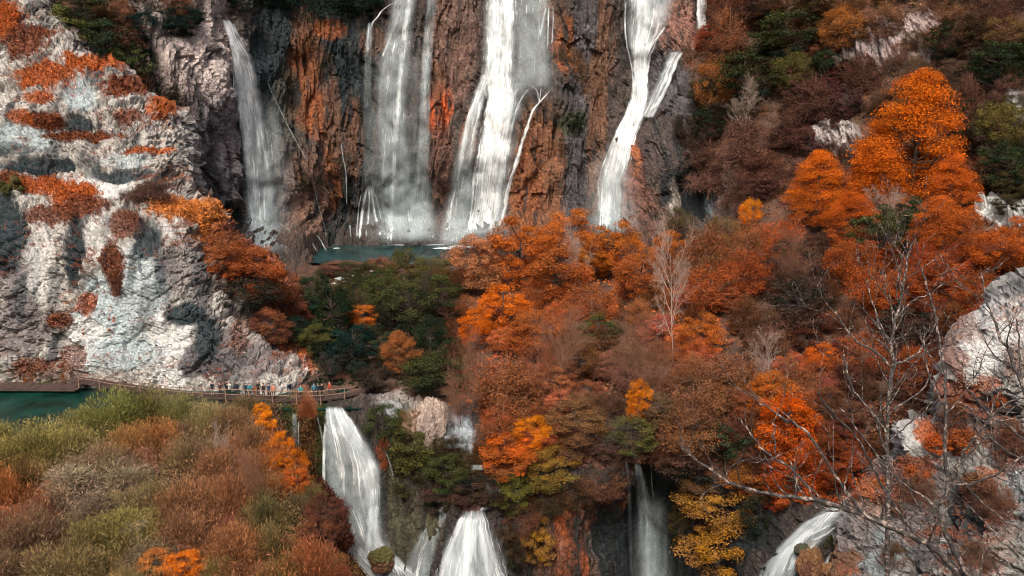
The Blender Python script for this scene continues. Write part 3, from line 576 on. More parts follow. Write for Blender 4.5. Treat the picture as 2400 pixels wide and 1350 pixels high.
waterfall('largest double tiered waterfall thundering over a rock ledge in the centre',
 [[(-90,1135,1215,.85),(0,1132,1215,.8),(60,1132,1214,.8),(120,1130,1210,.8),(180,1126,1208,.9),(230,1140,1212,1.1),(300,1130,1205,1.1),(400,1112,1190,1.0),(480,1102,1182,1.0),(560,1088,1168,.95)],
  [(-90,1200,1300,.3),(0,1205,1295,.25),(100,1205,1290,.2),(180,1195,1300,.25),(205,1190,1296,.0),(215,1190,1290,-.2)],
  [(170,1130,1152,.7),(230,1106,1138,.7),(300,1084,1122,.6),(380,1064,1112,.45),(460,1046,1108,.35),(530,1032,1104,.35),(582,1026,1098,.35)],
  [(190,1195,1240,.3),(260,1185,1226,.15),(350,1165,1215,.1),(450,1152,1195,.05),(545,1145,1172,.2)]],
 [([(1160,-60),(1160,40),(1158,120),(1165,190),(1170,250)],[22,26],1.0),([(1195,-60),(1196,20),(1190,110),(1180,190)],[14,16],.95),([(1148,180),(1124,215),(1104,265),(1090,320),(1080,380),(1068,450)],[8,12,12,7],.95),([(1156,190),(1150,250),(1140,330),(1128,400)],[14,26],1.0),([(1165,200),(1156,300),(1146,400),(1140,480),(1135,556)],[30,34],1.0),
  ([(1217,198),(1200,230),(1192,280),(1185,340),(1178,400),(1166,480),(1160,545)],[7,8,7],.85),([(1243,203),(1222,230),(1206,270),(1196,330)],[5,5],.7),([(1298,202),(1272,232),(1250,255),(1238,290),(1222,340),(1204,400),(1190,440),(1182,500),(1162,548)],[4,6,8,10,8],.95),
  ([(1268,205),(1266,225),(1262,245)],[3,3],.6),([(1280,15),(1272,50),(1266,90)],[5,5],.6),([(1286,10),(1285,60),(1283,120)],[4,4],.6),([(1296,10),(1297,60),(1292,110)],[3,4],.6),([(1265,30),(1262,80),(1262,110)],[3,3],.5),([(1230,195),(1246,200),(1260,212),(1262,240)],[3,3],.6)], off=2.2, seed=30)
waterfall('bright white waterfall that bends left down the cliff in one thick stream',
 [[(-90,1462,1585,.75),(0,1462,1585,.6),(50,1464,1572,.55),(90,1466,1548,.6),(130,1476,1525,.7),(170,1482,1520,.85),(220,1480,1522,.9),(270,1462,1512,1.2),(310,1440,1496,1.2),(350,1424,1482,1.15),(390,1410,1474,1.1),(430,1400,1462,.75),(480,1396,1466,.6),(545,1404,1472,.4)],
  [(120,1572,1600,.5),(160,1552,1584,.5),(210,1530,1562,.45),(250,1510,1548,.6),(280,1496,1530,.7)],
  [(330,1450,1478,.3),(400,1430,1474,.1),(470,1422,1470,.0),(545,1420,1476,-.1)]],
 [([(1510,-40),(1510,60),(1503,130),(1502,200),(1497,250),(1478,290),(1462,330)],[34,34,28,34,36],1.0),([(1462,330),(1444,380),(1430,430),(1420,480),(1420,540)],[34,36,32,20],1.0),([(1466,0),(1464,60),(1470,115),(1482,150)],[4,4],.8),([(1472,120),(1482,160),(1484,200),(1485,240)],[4,4],.7),
  ([(1600,118),(1588,140),(1574,170),(1562,205),(1545,240),(1520,262)],[6,8,9,12],.95),([(1576,130),(1566,160),(1556,190),(1540,225)],[5,7],.8),([(1560,60),(1548,80),(1530,100),(1520,120)],[5,6],.8)], off=2.2, seed=50)
waterfall('short white spout dropping between trees at the cliff top',
 [[(-60,1632,1656,.9),(0,1633,1657,.9),(50,1633,1655,.9),(72,1632,1660,.8)]], [], off=3.0, seed=60)
waterfall('widest lower cascade fanning over rock right below the boardwalk',
 [[(950,765,802,.6),(975,761,818,.6),(1000,759,838,.55),(1050,757,872,.6),(1100,756,896,.6),(1150,757,900,.55),(1190,768,900,.5),(1230,795,904,.5),(1270,812,912,.6),(1300,820,930,.7),(1340,850,965,.5),(1390,880,985,.5)],
  [(960,780,806,.9),(1000,790,836,.75),(1050,808,868,.7),(1100,835,893,.7),(1150,850,893,.7),(1200,862,890,.65),(1250,860,886,.6),(1295,860,900,.5)],
  [(955,763,790,.7),(1000,760,785,.5),(1060,758,790,.3),(1150,762,800,.35),(1190,775,815,.45)]],
 [([(812,1225),(820,1260),(832,1292),(856,1320),(880,1350),(900,1385)],[14,34,36,34],1.2),([(800,1250),(815,1280),(840,1310),(870,1345)],[10,20,24],1.0),([(764,985),(760,1050),(759,1100),(760,1150),(772,1190),(790,1220)],[6,6],.8),([(872,1140),(870,1190),(868,1240),(868,1290)],[14,16],.9),([(860,1280),(900,1292),(925,1310),(950,1335),(985,1365)],[18,24,34],1.1),([(905,1060),(916,1090),(922,1120)],[3,4],.3)], off=1.3, seed=70)
waterfall('pair of small trickles between mossy green columns left of the wide cascade',
 [[(968,686,695,.2),(1010,684,700,.2),(1060,683,701,.1),(1078,688,701,.1)]],
 [([(700,985),(700,1030),(699,1080)],[3,3],.7),([(742,975),(750,1000),(756,1030),(758,1060)],[4,4],.7)], off=1.2, seed=80)
waterfall('cone shaped cascade spreading towards the bottom centre of the gorge',
 [[(1190,1088,1130,.7),(1215,1074,1146,.65),(1250,1050,1160,.65),(1290,1026,1180,.6),(1330,1006,1202,.6),(1400,980,1235,.55),(1450,960,1250,.5)],
  [(1215,1088,1120,.8),(1270,1066,1120,.75),(1330,1040,1110,.7),(1440,1000,1110,.6)],
  [(1230,1118,1140,.7),(1290,1122,1160,.7),(1350,1130,1182,.65),(1440,1140,1215,.6)],
  [(1185,1036,1062,.35),(1220,1004,1044,.35),(1260,976,1030,.35),(1310,952,1020,.35),(1380,935,1010,.35)]],
 [([(1085,1205),(1072,1240),(1060,1270),(1040,1310),(1026,1350)],[10,16],.9),([(1052,1190),(1020,1222),(994,1256),(976,1296),(966,1340)],[5,8],.6),([(1104,1210),(1100,1260),(1092,1310),(1085,1380)],[24,40],1.0),([(1116,1205),(1130,1260),(1150,1310),(1176,1380)],[14,34],.9),([(1092,1205),(1070,1260),(1050,1310),(1030,1380)],[14,34],.9)], off=1.2, seed=90)
waterfall('thin bluish ribbon of water falling in front of the dark overhang',
 [[(1062,1483,1490,.1),(1100,1488,1506,.12),(1150,1490,1520,.08),(1210,1495,1530,.08),(1280,1496,1540,.05),(1350,1496,1548,.0),(1450,1496,1556,-.1)]],
 [([(1466,1066),(1472,1110),(1476,1170),(1478,1260),(1482,1370)],[5,9,9],-.05),([(1496,1080),(1508,1140),(1516,1210),(1518,1300),(1520,1400)],[7,9,12],.2),([(1524,1052),(1526,1100),(1532,1180)],[2,3],.1)], off=2.6, seed=100)
waterfall('foaming cascade sliding past mossy boulders at lower right',
 [[(1188,1940,1978,.5),(1212,1898,1972,.5),(1238,1868,1955,.45),(1270,1832,1935,.4),(1300,1798,1908,.4),(1330,1774,1882,.4),(1360,1758,1868,.4),(1440,1735,1855,.4)],
  [(1196,1944,1978,.9),(1225,1882,1935,.9),(1260,1842,1895,.9),(1300,1806,1856,.9),(1350,1776,1836,.8),(1440,1750,1816,.8)]],
 [([(1972,1200),(1930,1218),(1890,1245),(1850,1285),(1818,1325),(1795,1370)],[10,20,24],.9),([(1955,1225),(1910,1250),(1880,1262),(1866,1300),(1850,1345)],[8,16,14],.8),([(1945,1200),(1900,1222),(1862,1252),(1828,1292),(1800,1335)],[8,14],.85),([(1966,1292),(1955,1310),(1938,1328),(1925,1350),(1905,1400)],[26,34,36],1.1),([(1960,1235),(1935,1250),(1900,1268)],[10,14],.7)], off=3.6, seed=110)
waterfall('low foaming steps of water beside the pale pointed rock',
 [[(935,890,925,.4),(950,888,945,.4),(968,900,955,.35),(985,920,962,.1)],[(1000,1048,1088,-.05),(1030,1042,1096,.0),(1052,1040,1105,.1)],[(1088,1098,1166,.3),(1104,1096,1168,.3)],[(1118,1132,1165,.05),(1160,1140,1180,.05)]],
 [([(1160,1165),(1140,1180),(1122,1200)],[16,34],.4)], off=1.4, seed=120)
# drifting spray: soft thin curtains beside and below the falls
def spray_mat():
    m, nt, ns, ls, out = newmat('spray')
    uv = N(ns, 'ShaderNodeUVMap'); mp = N(ns, 'ShaderNodeMapping'); mp.inputs['Scale'].default_value = (.28, .10, 1); ls.new(uv.outputs[0], mp.inputs[0])
    n = N(ns, 'ShaderNodeTexNoise', i_Scale=1.0, i_Detail=4, i_Roughness=.55); ls.new(mp.outputs[0], n.inputs['Vector'])
    r = N(ns, 'ShaderNodeMapRange', i_1=.32, i_2=.72, i_3=.15, i_4=1.0); ls.new(n.outputs['Fac'], r.inputs[0])
    d = N(ns, 'ShaderNodeAttribute', attribute_name='dens'); e = N(ns, 'ShaderNodeAttribute', attribute_name='edge')
    a = N(ns, 'ShaderNodeMath', operation='MULTIPLY'); ls.new(r.outputs[0], a.inputs[0]); ls.new(d.outputs['Fac'], a.inputs[1])
    b = N(ns, 'ShaderNodeMath', operation='MULTIPLY', use_clamp=True); ls.new(a.outputs[0], b.inputs[0]); ls.new(e.outputs['Fac'], b.inputs[1])
    df = N(ns, 'ShaderNodeBsdfDiffuse'); df.inputs[0].default_value = (.62, .72, .74, 1); tr = N(ns, 'ShaderNodeBsdfTransparent'); mx = N(ns, 'ShaderNodeMixShader')
    ls.new(b.outputs[0], mx.inputs[0]); ls.new(tr.outputs[0], mx.inputs[1]); ls.new(df.outputs[0], mx.inputs[2]); ls.new(mx.outputs[0], out.inputs[0]); return m
M['spray'] = spray_mat()
def spray(rows, off, seed):
    q, f, uv, d, e = fallsheet(rows, off=off, seed=seed, jag=0)
    ny, nu = fallsheet.shape; u = np.linspace(0, 1, nu); v = np.linspace(0, 1, ny)
    e = (np.sin(np.pi * u) ** 1.3)[None] * sstep(0, .25, v)[:, None] * sstep(0, .12, 1 - v)[:, None]
    return link('spray', mesh_np('spray', q, f, [M['spray']], attrs={'dens': d * .55, 'edge': e.ravel()}, uv=uv, smooth=True), kind='stuff', label='thin blue white spray drifting beside the falling water')
for i, (rw, of) in enumerate([
 ([(40,880,1010,.2),(300,860,1015,.3),(450,855,1020,.4),(572,850,1030,.6)], 6), ([(330,870,1000,.1),(450,870,1020,.4),(578,860,1040,.7)], 9),
 ([(280,1070,1180,.2),(420,1050,1190,.4),(582,1020,1200,.7)], 7), ([(-60,1190,1320,.15),(120,1190,1310,.25),(250,1180,1310,.15)], 3),
 ([(200,560,650,.3),(400,570,690,.5),(600,570,700,.7)], 5), ([(330,1380,1500,.3),(560,1370,1500,.7)], 5), ([(1150,1490,1560,.2),(1380,1480,1580,.6)], 3), ([(470,1020,1100,.1),(586,1000,1110,.4)], 10)]): spray(rw, of, 200 + i)
# foam on the pool and the white riffles of the stream
FM = []
def foam_patch(cx, cy, rx, ry, z, seed):
    rng = np.random.RandomState(seed); n = 26; a = np.linspace(0, 2 * math.pi, n, endpoint=False)
    r = 1 + .35 * rng.randn(n) * .6
    x, y = cx + rx * np.cos(a) * r, cy + ry * np.sin(a) * r
    q = P(x, y, Yat(y, z)); return q
def foam_obj(name, plist, label, up=.04):
    V, F, b = [], [], 0
    for q in plist:
        c = q.mean(0); n = len(q); c2 = c.copy(); c2[2] += up * 2
        V += [c2[None], q + [0, 0, up]]; F += [[b, b + 1 + k, b + 1 + (k + 1) % n] for k in range(n)]; b += n + 1
    return link(name, mesh_np(name, np.concatenate(V), np.array(F), [M['foam']]), kind='stuff', label=label)
foam_obj('foam', [foam_patch(a, b, c, d, PZ, i) for i, (a, b, c, d) in enumerate([(915,571,26,3),(940,574,36,1.4),(865,566,36,1.6),(1052,582,30,3),(1010,574,30,1.2),(825,568,12,1.4),(790,582,8,1),(1090,578,40,3),(975,572,22,1.6)])], 'white foam where the falls strike the pool')
foam_obj('rapids', [P(*(lambda a: (a[:, 0], a[:, 1], Dm(a[:, 0], a[:, 1]) - 1.2))(np.stack([cx + rx * np.cos(t) * (1 + .3 * np.sin(3 * t + i)), cy + ry * np.sin(t) * (1 + .3 * np.cos(5 * t))], -1))) for i, (cx, cy, rx, ry, t) in enumerate([(a, b, c, d, np.linspace(0, 2 * math.pi, 18, endpoint=False)) for a, b, c, d in [(800,656,14,1.4),(786,668,9,2),(825,652,9,1.2),(775,640,8,1),(812,664,8,1),(850,650,8,1),(870,640,7,.8),(806,680,5,1),(792,660,7,1.2),(818,658,6,1)]])], 'white riffles of the stream below the pool', .3)

def boulder(label, cx, cy, rx, ry, Y, c1, c2, seed):
    c = P(cx, cy, Y); m = float(mpp(cy, Y)); bm = bmesh.new(); bmesh.ops.create_icosphere(bm, subdivisions=5, radius=1)
    v = np.array([q.co[:] for q in bm.verts]); f = np.array([[a.index for a in q.verts] for q in bm.faces]); bm.free()
    n = fbm(v * 1.3 + seed, 5, seed, .6) ; v2 = v * (1 + .75 * n + .10 * fbm(v * 9 + seed, 2, seed + 3))[:, None] * [rx * m, rx * m * .9, ry * m]
    k = sstep(-.1, .3, n + .5 * v[:, 2])[:, None]; col = np.array(c1) * k + np.array(c2) * (1 - k)
    return thing('boulder', label, 'boulder', c, data=mesh_np('boulder', v2, f, [M['lime']], cols=col))
boulder('round mossy brown boulder at the foot of the wide lower cascade', 895, 1312, 28, 30, float(Dv(895, 1312)) - 2.0, (.13, .12, .04), (.20, .09, .05), 3)
boulder('brown mossy boulder splitting the lower right cascade', 1898, 1330, 30, 44, float(Dv(1898, 1330)) - 2.6, (.20, .10, .045), (.12, .05, .03), 5)
boulder('rust topped boulder at the bottom edge by the lower right cascade', 1958, 1345, 26, 26, float(Dv(1958, 1345)) - 3.0, (.24, .12, .05), (.10, .06, .04), 6)
boulder('small dark wet boulder within the lower right cascade', 1880, 1290, 20, 14, float(Dv(1880, 1290)) - 2.6, (.07, .07, .04), (.05, .05, .045), 7)
boulder('pointed pale boulder standing right of the wide lower cascade', 1012, 995, 30, 62, float(Dv(1012, 995)) - .6, (.46, .36, .30), (.34, .26, .22), 9)
boulder('pale brown boulder left of the pointed pale one', 968, 1000, 26, 30, float(Dv(968, 1000)) - .4, (.36, .24, .18), (.24, .15, .11), 10)
# ------------------------------------------------------------------ plants: prototypes
RNG = np.random.RandomState(7)
def unit(v): return v / (np.linalg.norm(v, axis=-1, keepdims=True) + 1e-9)
def proto_crown(seed, nclump=70, per=110, leaf=.030, shape='round', flat=.55, cl=.20, out=.55, aspect=.55, sliver=0, lobe=.33):
    """crown in the unit bbox x,y in -1..1, z 0..2: clumps of leaf quads spread through its volume, uneven outline"""
    r = np.random.RandomState(seed); c = []
    lob = unit(r.randn(9, 3)); la = .70 + .38 * r.rand(9)
    while len(c) < nclump:
        p = unit(r.randn(3)); k = r.rand() ** (1 / 3 * out)
        R = 1 - lobe * max(0, .0 + 1 - max((p @ lob.T) * la)) * 1.4
        q = p * k * R * .92
        if shape == 'spire': q[:2] *= np.clip(1.25 - 1.0 * (q[2] + 1) / 2, .10, 1)
        elif shape == 'dome': q[2] = abs(q[2]) * 1.9 - .95; q[:2] *= 1 - .2 * (q[2] + 1) / 2
        elif shape == 'cone': q[:2] *= np.clip(1.05 - (q[2] + 1) / 2, .05, 1) * 1.25
        c.append(q)
    c = np.array(c); cr = cl * (.6 + .8 * r.rand(nclump))
    if shape == 'cone': cr = cr * np.clip(1.3 - (c[:, 2] + 1) / 2, .3, 1)
    n = nclump * per; idx = np.repeat(np.arange(nclump), per)
    d = unit(r.randn(n, 3)); rr = r.rand(n) ** .42
    off = d * rr[:, None] * cr[idx][:, None]; off[:, 2] *= flat
    if flat < .5: off[:, :2] *= 1.25
    pos = c[idx] + off
    pos[:, 2] -= .25 * (off[:, 0] ** 2 + off[:, 1] ** 2) / (cr[idx] + 1e-6) * (shape == 'cone' or flat < .5)
    nrm = unit(d * .9 + np.array([0, 0, .9]) + .6 * r.randn(n, 3)); ax = unit(np.cross(nrm, r.randn(n, 3)) + .3 * d)
    V, F = quads(pos, ax, nrm, leaf * (.6 + .8 * r.rand(n)), leaf * aspect * (.6 + .8 * r.rand(n)))
    var = np.clip(.35 * r.rand(nclump)[idx] + .65 * r.rand(n) , 0, 1)
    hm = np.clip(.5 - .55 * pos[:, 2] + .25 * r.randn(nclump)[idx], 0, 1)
    V[:, 2] += 1
    limbs = []
    for k in range(min(nclump, 46)):
        e = c[k] + [0, 0, 1]; s0 = np.array([0, 0, max(.05, min(e[2] * .75, e[2] - .25))]) if e[2] > .3 else np.array([0, 0, .05])
        m = (s0 + e) / 2 + r.randn(3) * .05 + [0, 0, -.05]
        limbs.append((np.array([s0, m, e]), np.array([.016, .010, .004])))
        if sliver:
            for _ in range(sliver):
                f = e + unit(r.randn(3) + unit(c[k]) + [0, 0, .8]) * cr[k] * 1.3
                limbs.append((np.array([e, (e + f) / 2 + r.randn(3) * .02, f]), np.array([.004, .003, .0015])))
    return V, F, var, hm, limbs
def proto_stalks(seed, n=10000, L=.075, W=.0075, spread=.9, shape=1.0, droop=0.0, ymin=.15):
    """twiggy shrub: fine upright shoots that fan out from the ground into a dome"""
    r = np.random.RandomState(seed); K = 46; cc = unit(r.randn(K, 3) + [0, 0, .6]); cc[:, 2] = abs(cc[:, 2]); a = r.randint(0, K, n)
    d = unit(cc[a] + .20 * r.randn(n, 3)); d[:, 2] = abs(d[:, 2])
    k = (.35 + .65 * r.rand(n) ** .6) * (.45 + .65 * r.rand(K) ** .8)[a]
    pos = d * k[:, None] * [1, 1, 1.9]; pos[:, 2] = np.clip(pos[:, 2], ymin * r.rand(n), 3)
    dr = unit(d * [spread, spread, .6] + [0, 0, .9 - droop] + .38 * r.randn(n, 3)); nrm = unit(r.randn(n, 3) + [0, -.3, .8])
    V, F = quads(pos, dr, nrm, L * (.5 + r.rand(n)), W * (.6 + .8 * r.rand(n)))
    return V, F, np.clip(.4 * r.rand(K)[a] + .6 * r.rand(n), 0, 1), np.clip(.6 - .35 * pos[:, 2] + .2 * r.randn(n), 0, 1)
def grow(seed, levels=4, kids=(9, 6, 5, 3), ratio=.55, ang=(55, 45, 40, 35), H=2.0, r0=.028, trop=.25, start=.22, gn=.10, lean=(0, 0)):
    """bare tree: recursive limbs and twigs, height about H"""
    r = np.random.RandomState(seed); out = []
    def go(p, d, L, rad, lv):
        n = 6 if lv < 2 else 4; pts = [p]; dd = d.copy()
        for i in range(n):
            dd = unit(dd + r.randn(3) * gn * (1 + .5 * lv) + np.array([0, 0, trop * .25])); pts.append(pts[-1] + dd * L / n)
        pts = np.array(pts); rr = rad * np.linspace(1, .30 if lv else .2, n + 1); out.append((pts, np.maximum(rr, .0016), lv))
        if lv >= levels: return
        m = kids[min(lv, len(kids) - 1)]
        for i in range(m):
            t = start + (1 - start) * (i + .6 * r.rand() + .2) / m; f = t * n; j = min(int(f), n - 1); q = pts[j] + (pts[j + 1] - pts[j]) * (f - j)
            ax = unit(pts[j + 1] - pts[j]); a = math.radians(ang[min(lv, len(ang) - 1)] * (.7 + .5 * r.rand()))
            s = unit(np.cross(ax, r.randn(3))); nd = unit(ax * math.cos(a) + s * math.sin(a))
            go(q, nd, L * ratio * (1.15 - .55 * t if lv == 0 else 1) * (.7 + .5 * r.rand()), np.interp(t, [0, 1], [rad, rad * .35]) * .62, lv + 1)
    go(np.array([0, 0, 0.]), unit(np.array([lean[0], lean[1], 1.0])), H, r0, 0)
    return out
PROTO = {}
def reg(key, V, F, var, hm, limbs=None, bark='bark'):
    me = mesh_np('crown', V, F, [M['leaf']], fvar=var, attrs={'hmix': hm})
    d = {'crown': me}
    if limbs:
        tr = [(np.array([[0, 0, -.35], [.02, .01, .5], [-.01, .02, 1.1], [0, 0, 1.7]]), np.array([.045, .035, .022, .008]))] + limbs
        d['trunk'] = mesh_np('trunk', *tubes(tr, 4), [M[bark]])
    PROTO.setdefault(key, []).append(d)
for s in range(3):
    reg('beech', *proto_crown(10 + s, 170, 230, .0135, 'spire', .42, .19, lobe=.2), bark='bark')
    reg('maple', *proto_crown(20 + s, 84, 180, .024, 'round', .55, .22), bark='bark')
    reg('bushy', *proto_crown(30 + s, 90, 120, .024, 'round', .75, .23, sliver=2), bark='twig')
    reg('haze', *proto_crown(40 + s, 80, 130, .022, 'dome', .85, .26, out=.8, sliver=5), bark='twig')
    reg('dark', *proto_crown(50 + s, 60, 130, .030, 'round', .5, .24), bark='bark')
    reg('shrub', *proto_crown(60 + s, 34, 80, .055, 'dome', .8, .30))
for s in range(2): reg('fir', *proto_crown(70 + s, 90, 90, .034, 'cone', .30, .24, out=1.4, aspect=.3))
for s in range(4):
    V, F, v_, h_ = proto_stalks(80 + s); reg('willow', V, F, v_, h_)
for s in range(2):
    V, F, v_, h_ = proto_stalks(90 + s, 5500, .10, .011, 1.3, droop=.9); reg('reed', V, F, v_, h_)
def bare(key, seed, bark, **k):
    br = grow(seed, **k); tr = [(a, b) for a, b, l in br if l == 0]; ot = [(a, b) for a, b, l in br if l > 0]
    PROTO.setdefault(key, []).append({'trunk': mesh_np('trunk', *tubes(tr, 6), [M[bark]]), 'crown': mesh_np('branches', *tubes(ot, 3), [M[bark]])})
for s in range(3): bare('bare', 100 + s, 'pale', levels=4, kids=(13, 7, 5, 4), ratio=.52, ang=(48, 42, 40, 40), r0=.022)
for s in range(2): bare('fan', 110 + s, 'twig', levels=4, kids=(12, 8, 6, 4), ratio=.62, ang=(40, 38, 38, 40), start=.05, r0=.02)
for s in range(2): bare('snag', 120 + s, 'bark', levels=4, kids=(9, 7, 5, 3), ratio=.6, ang=(60, 55, 45, 45), gn=.22, start=.3, r0=.03)
# ------------------------------------------------------------------ colours (base colours of leaves)
C = dict(O=(.56, .135, .012), O2=(.47, .10, .012), A=(.62, .21, .012), R=(.32, .075, .02), R2=(.42, .10, .018), K=(.105, .048, .036), T=(.19, .098, .075), T2=(.25, .14, .10), P=(.36, .15, .07),
 G=(.035, .048, .018), G2=(.065, .068, .022), D=(.014, .022, .016), F=(.010, .026, .024), L=(.13, .11, .032), L2=(.22, .19, .055), Y=(.33, .25, .06), W=(.25, .20, .13), B=(.20, .085, .035), B2=(.27, .13, .05), GY=(.17, .185, .06))
CNT = {}
def plant(kind, cx, cy, rx, ry, c, c2=None, label=None, group=None, cat=None, surf='m', drop=0, rot=None, sx=1.0, lift=0.0, name=None, dist=None):
    """a tree whose crown stands where the photograph shows it: crown centre, half width, half height"""
    r = RNG; by = cy + ry + drop
    if kind in ('beech', 'maple', 'bushy', 'haze', 'dark'): rx, ry = rx * 1.2, ry * 1.14
    if kind == 'willow': rx = rx * 1.22
    if dist is not None: Y = dist
    elif surf == 'm': Y = float(Dm(cx, by)) - .5
    elif surf == 'b': Y = float(but[1](cx, by)) - .5
    elif surf == 'r': Y = float(rrk[1](cx, by)) - .5
    else: Y = float(Yat(by, 26.3))
    base = P(cx, by, Y); m = mpp(cy, Y)
    k = PROTO[kind]; i = CNT.get(kind, r.randint(0, 9)); CNT[kind] = i + 1; pr = k[i % len(k)]
    isshrub = kind in ('shrub', 'willow', 'reed')
    nm = name or {'reed': 'reed_clump', 'fir': 'fir_tree', 'bare': 'bare_tree', 'fan': 'bare_tree', 'snag': 'dead_tree', 'beech': 'beech_tree', 'willow': 'willow_shrub', 'shrub': 'shrub', 'dark': 'evergreen_tree', 'haze': 'twiggy_tree', 'bushy': 'bushy_tree', 'maple': 'maple_tree'}.get(kind, 'autumn_tree')
    cat = cat or {'reed': 'reeds', 'shrub': 'shrub', 'willow': 'shrub'}.get(kind, 'tree')
    if kind == 'willow' and label != 'zz' and group is None and 'ZB' in globals():
        w_ = np.exp(-((ZB[:, 0] - cx) ** 2 + (ZB[:, 1] - cy) ** 2) / (2 * 45 ** 2)) + 1e-9; zc_ = (ZB[:, 2:] * w_[:, None]).sum(0) / w_.sum(); c = tuple(.55 * np.array(C[c] if isinstance(c, str) else c) + .45 * zc_)
    col = tuple(np.clip(np.array(C[c] if isinstance(c, str) else c) * (1 + .10 * r.randn()), 0.004, .8)) + (1,)
    col2 = C[c2 or c] if isinstance(c2 or c, str) else (c2 or c)
    sc = (rx * m * sx, rx * m * sx, ry * m * 1.02); rz = r.rand() * 6.28 if rot is None else rot
    lab = label or group
    if isshrub:
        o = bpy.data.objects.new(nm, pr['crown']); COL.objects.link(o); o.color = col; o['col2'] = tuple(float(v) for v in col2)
        o.location = base; o.scale = sc; o.rotation_euler = (0, 0, rz); o['label'] = lab; o['category'] = cat
        if group: o['group'] = group
        return o
    o = thing(nm, lab, cat, base, group); o.scale = sc; o.rotation_euler = (0, 0, rz)
    for pn in ('trunk', 'crown'):
        if pn in pr:
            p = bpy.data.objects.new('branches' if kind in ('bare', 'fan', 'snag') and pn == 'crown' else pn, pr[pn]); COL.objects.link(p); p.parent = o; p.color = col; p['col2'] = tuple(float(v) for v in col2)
    return o
ZF = [(40,1050,(.24,.21,.065)),(150,1010,(.25,.22,.075)),(260,930,(.18,.19,.06)),(400,930,(.2,.2,.07)),(360,1020,(.36,.16,.055)),(520,990,(.27,.18,.09)),(450,1060,(.21,.15,.075)),(600,1070,(.27,.14,.07)),(200,1120,(.30,.23,.15)),(320,1120,(.27,.22,.13)),(420,1140,(.24,.14,.07)),(560,1150,(.29,.13,.06)),(640,1200,(.17,.16,.065)),(30,1160,(.36,.14,.05)),(100,1250,(.19,.13,.075)),(300,1230,(.23,.19,.065)),(450,1240,(.24,.13,.065)),(600,1280,(.27,.13,.055)),(730,1320,(.32,.12,.05)),(200,1330,(.21,.16,.07))]
ZB = np.array([(a, b, *c) for a, b, c in ZF]); ZB[:, 3] *= .88; ZB[:, 2] *= 1.02
# ------------------------------------------------------------------ the plants of the photograph, one by one
def PL(rows, **kw):
    for r in rows:
        lab = r[7] if len(r) > 7 else None
        plant(*r[:7], label=lab, **kw)
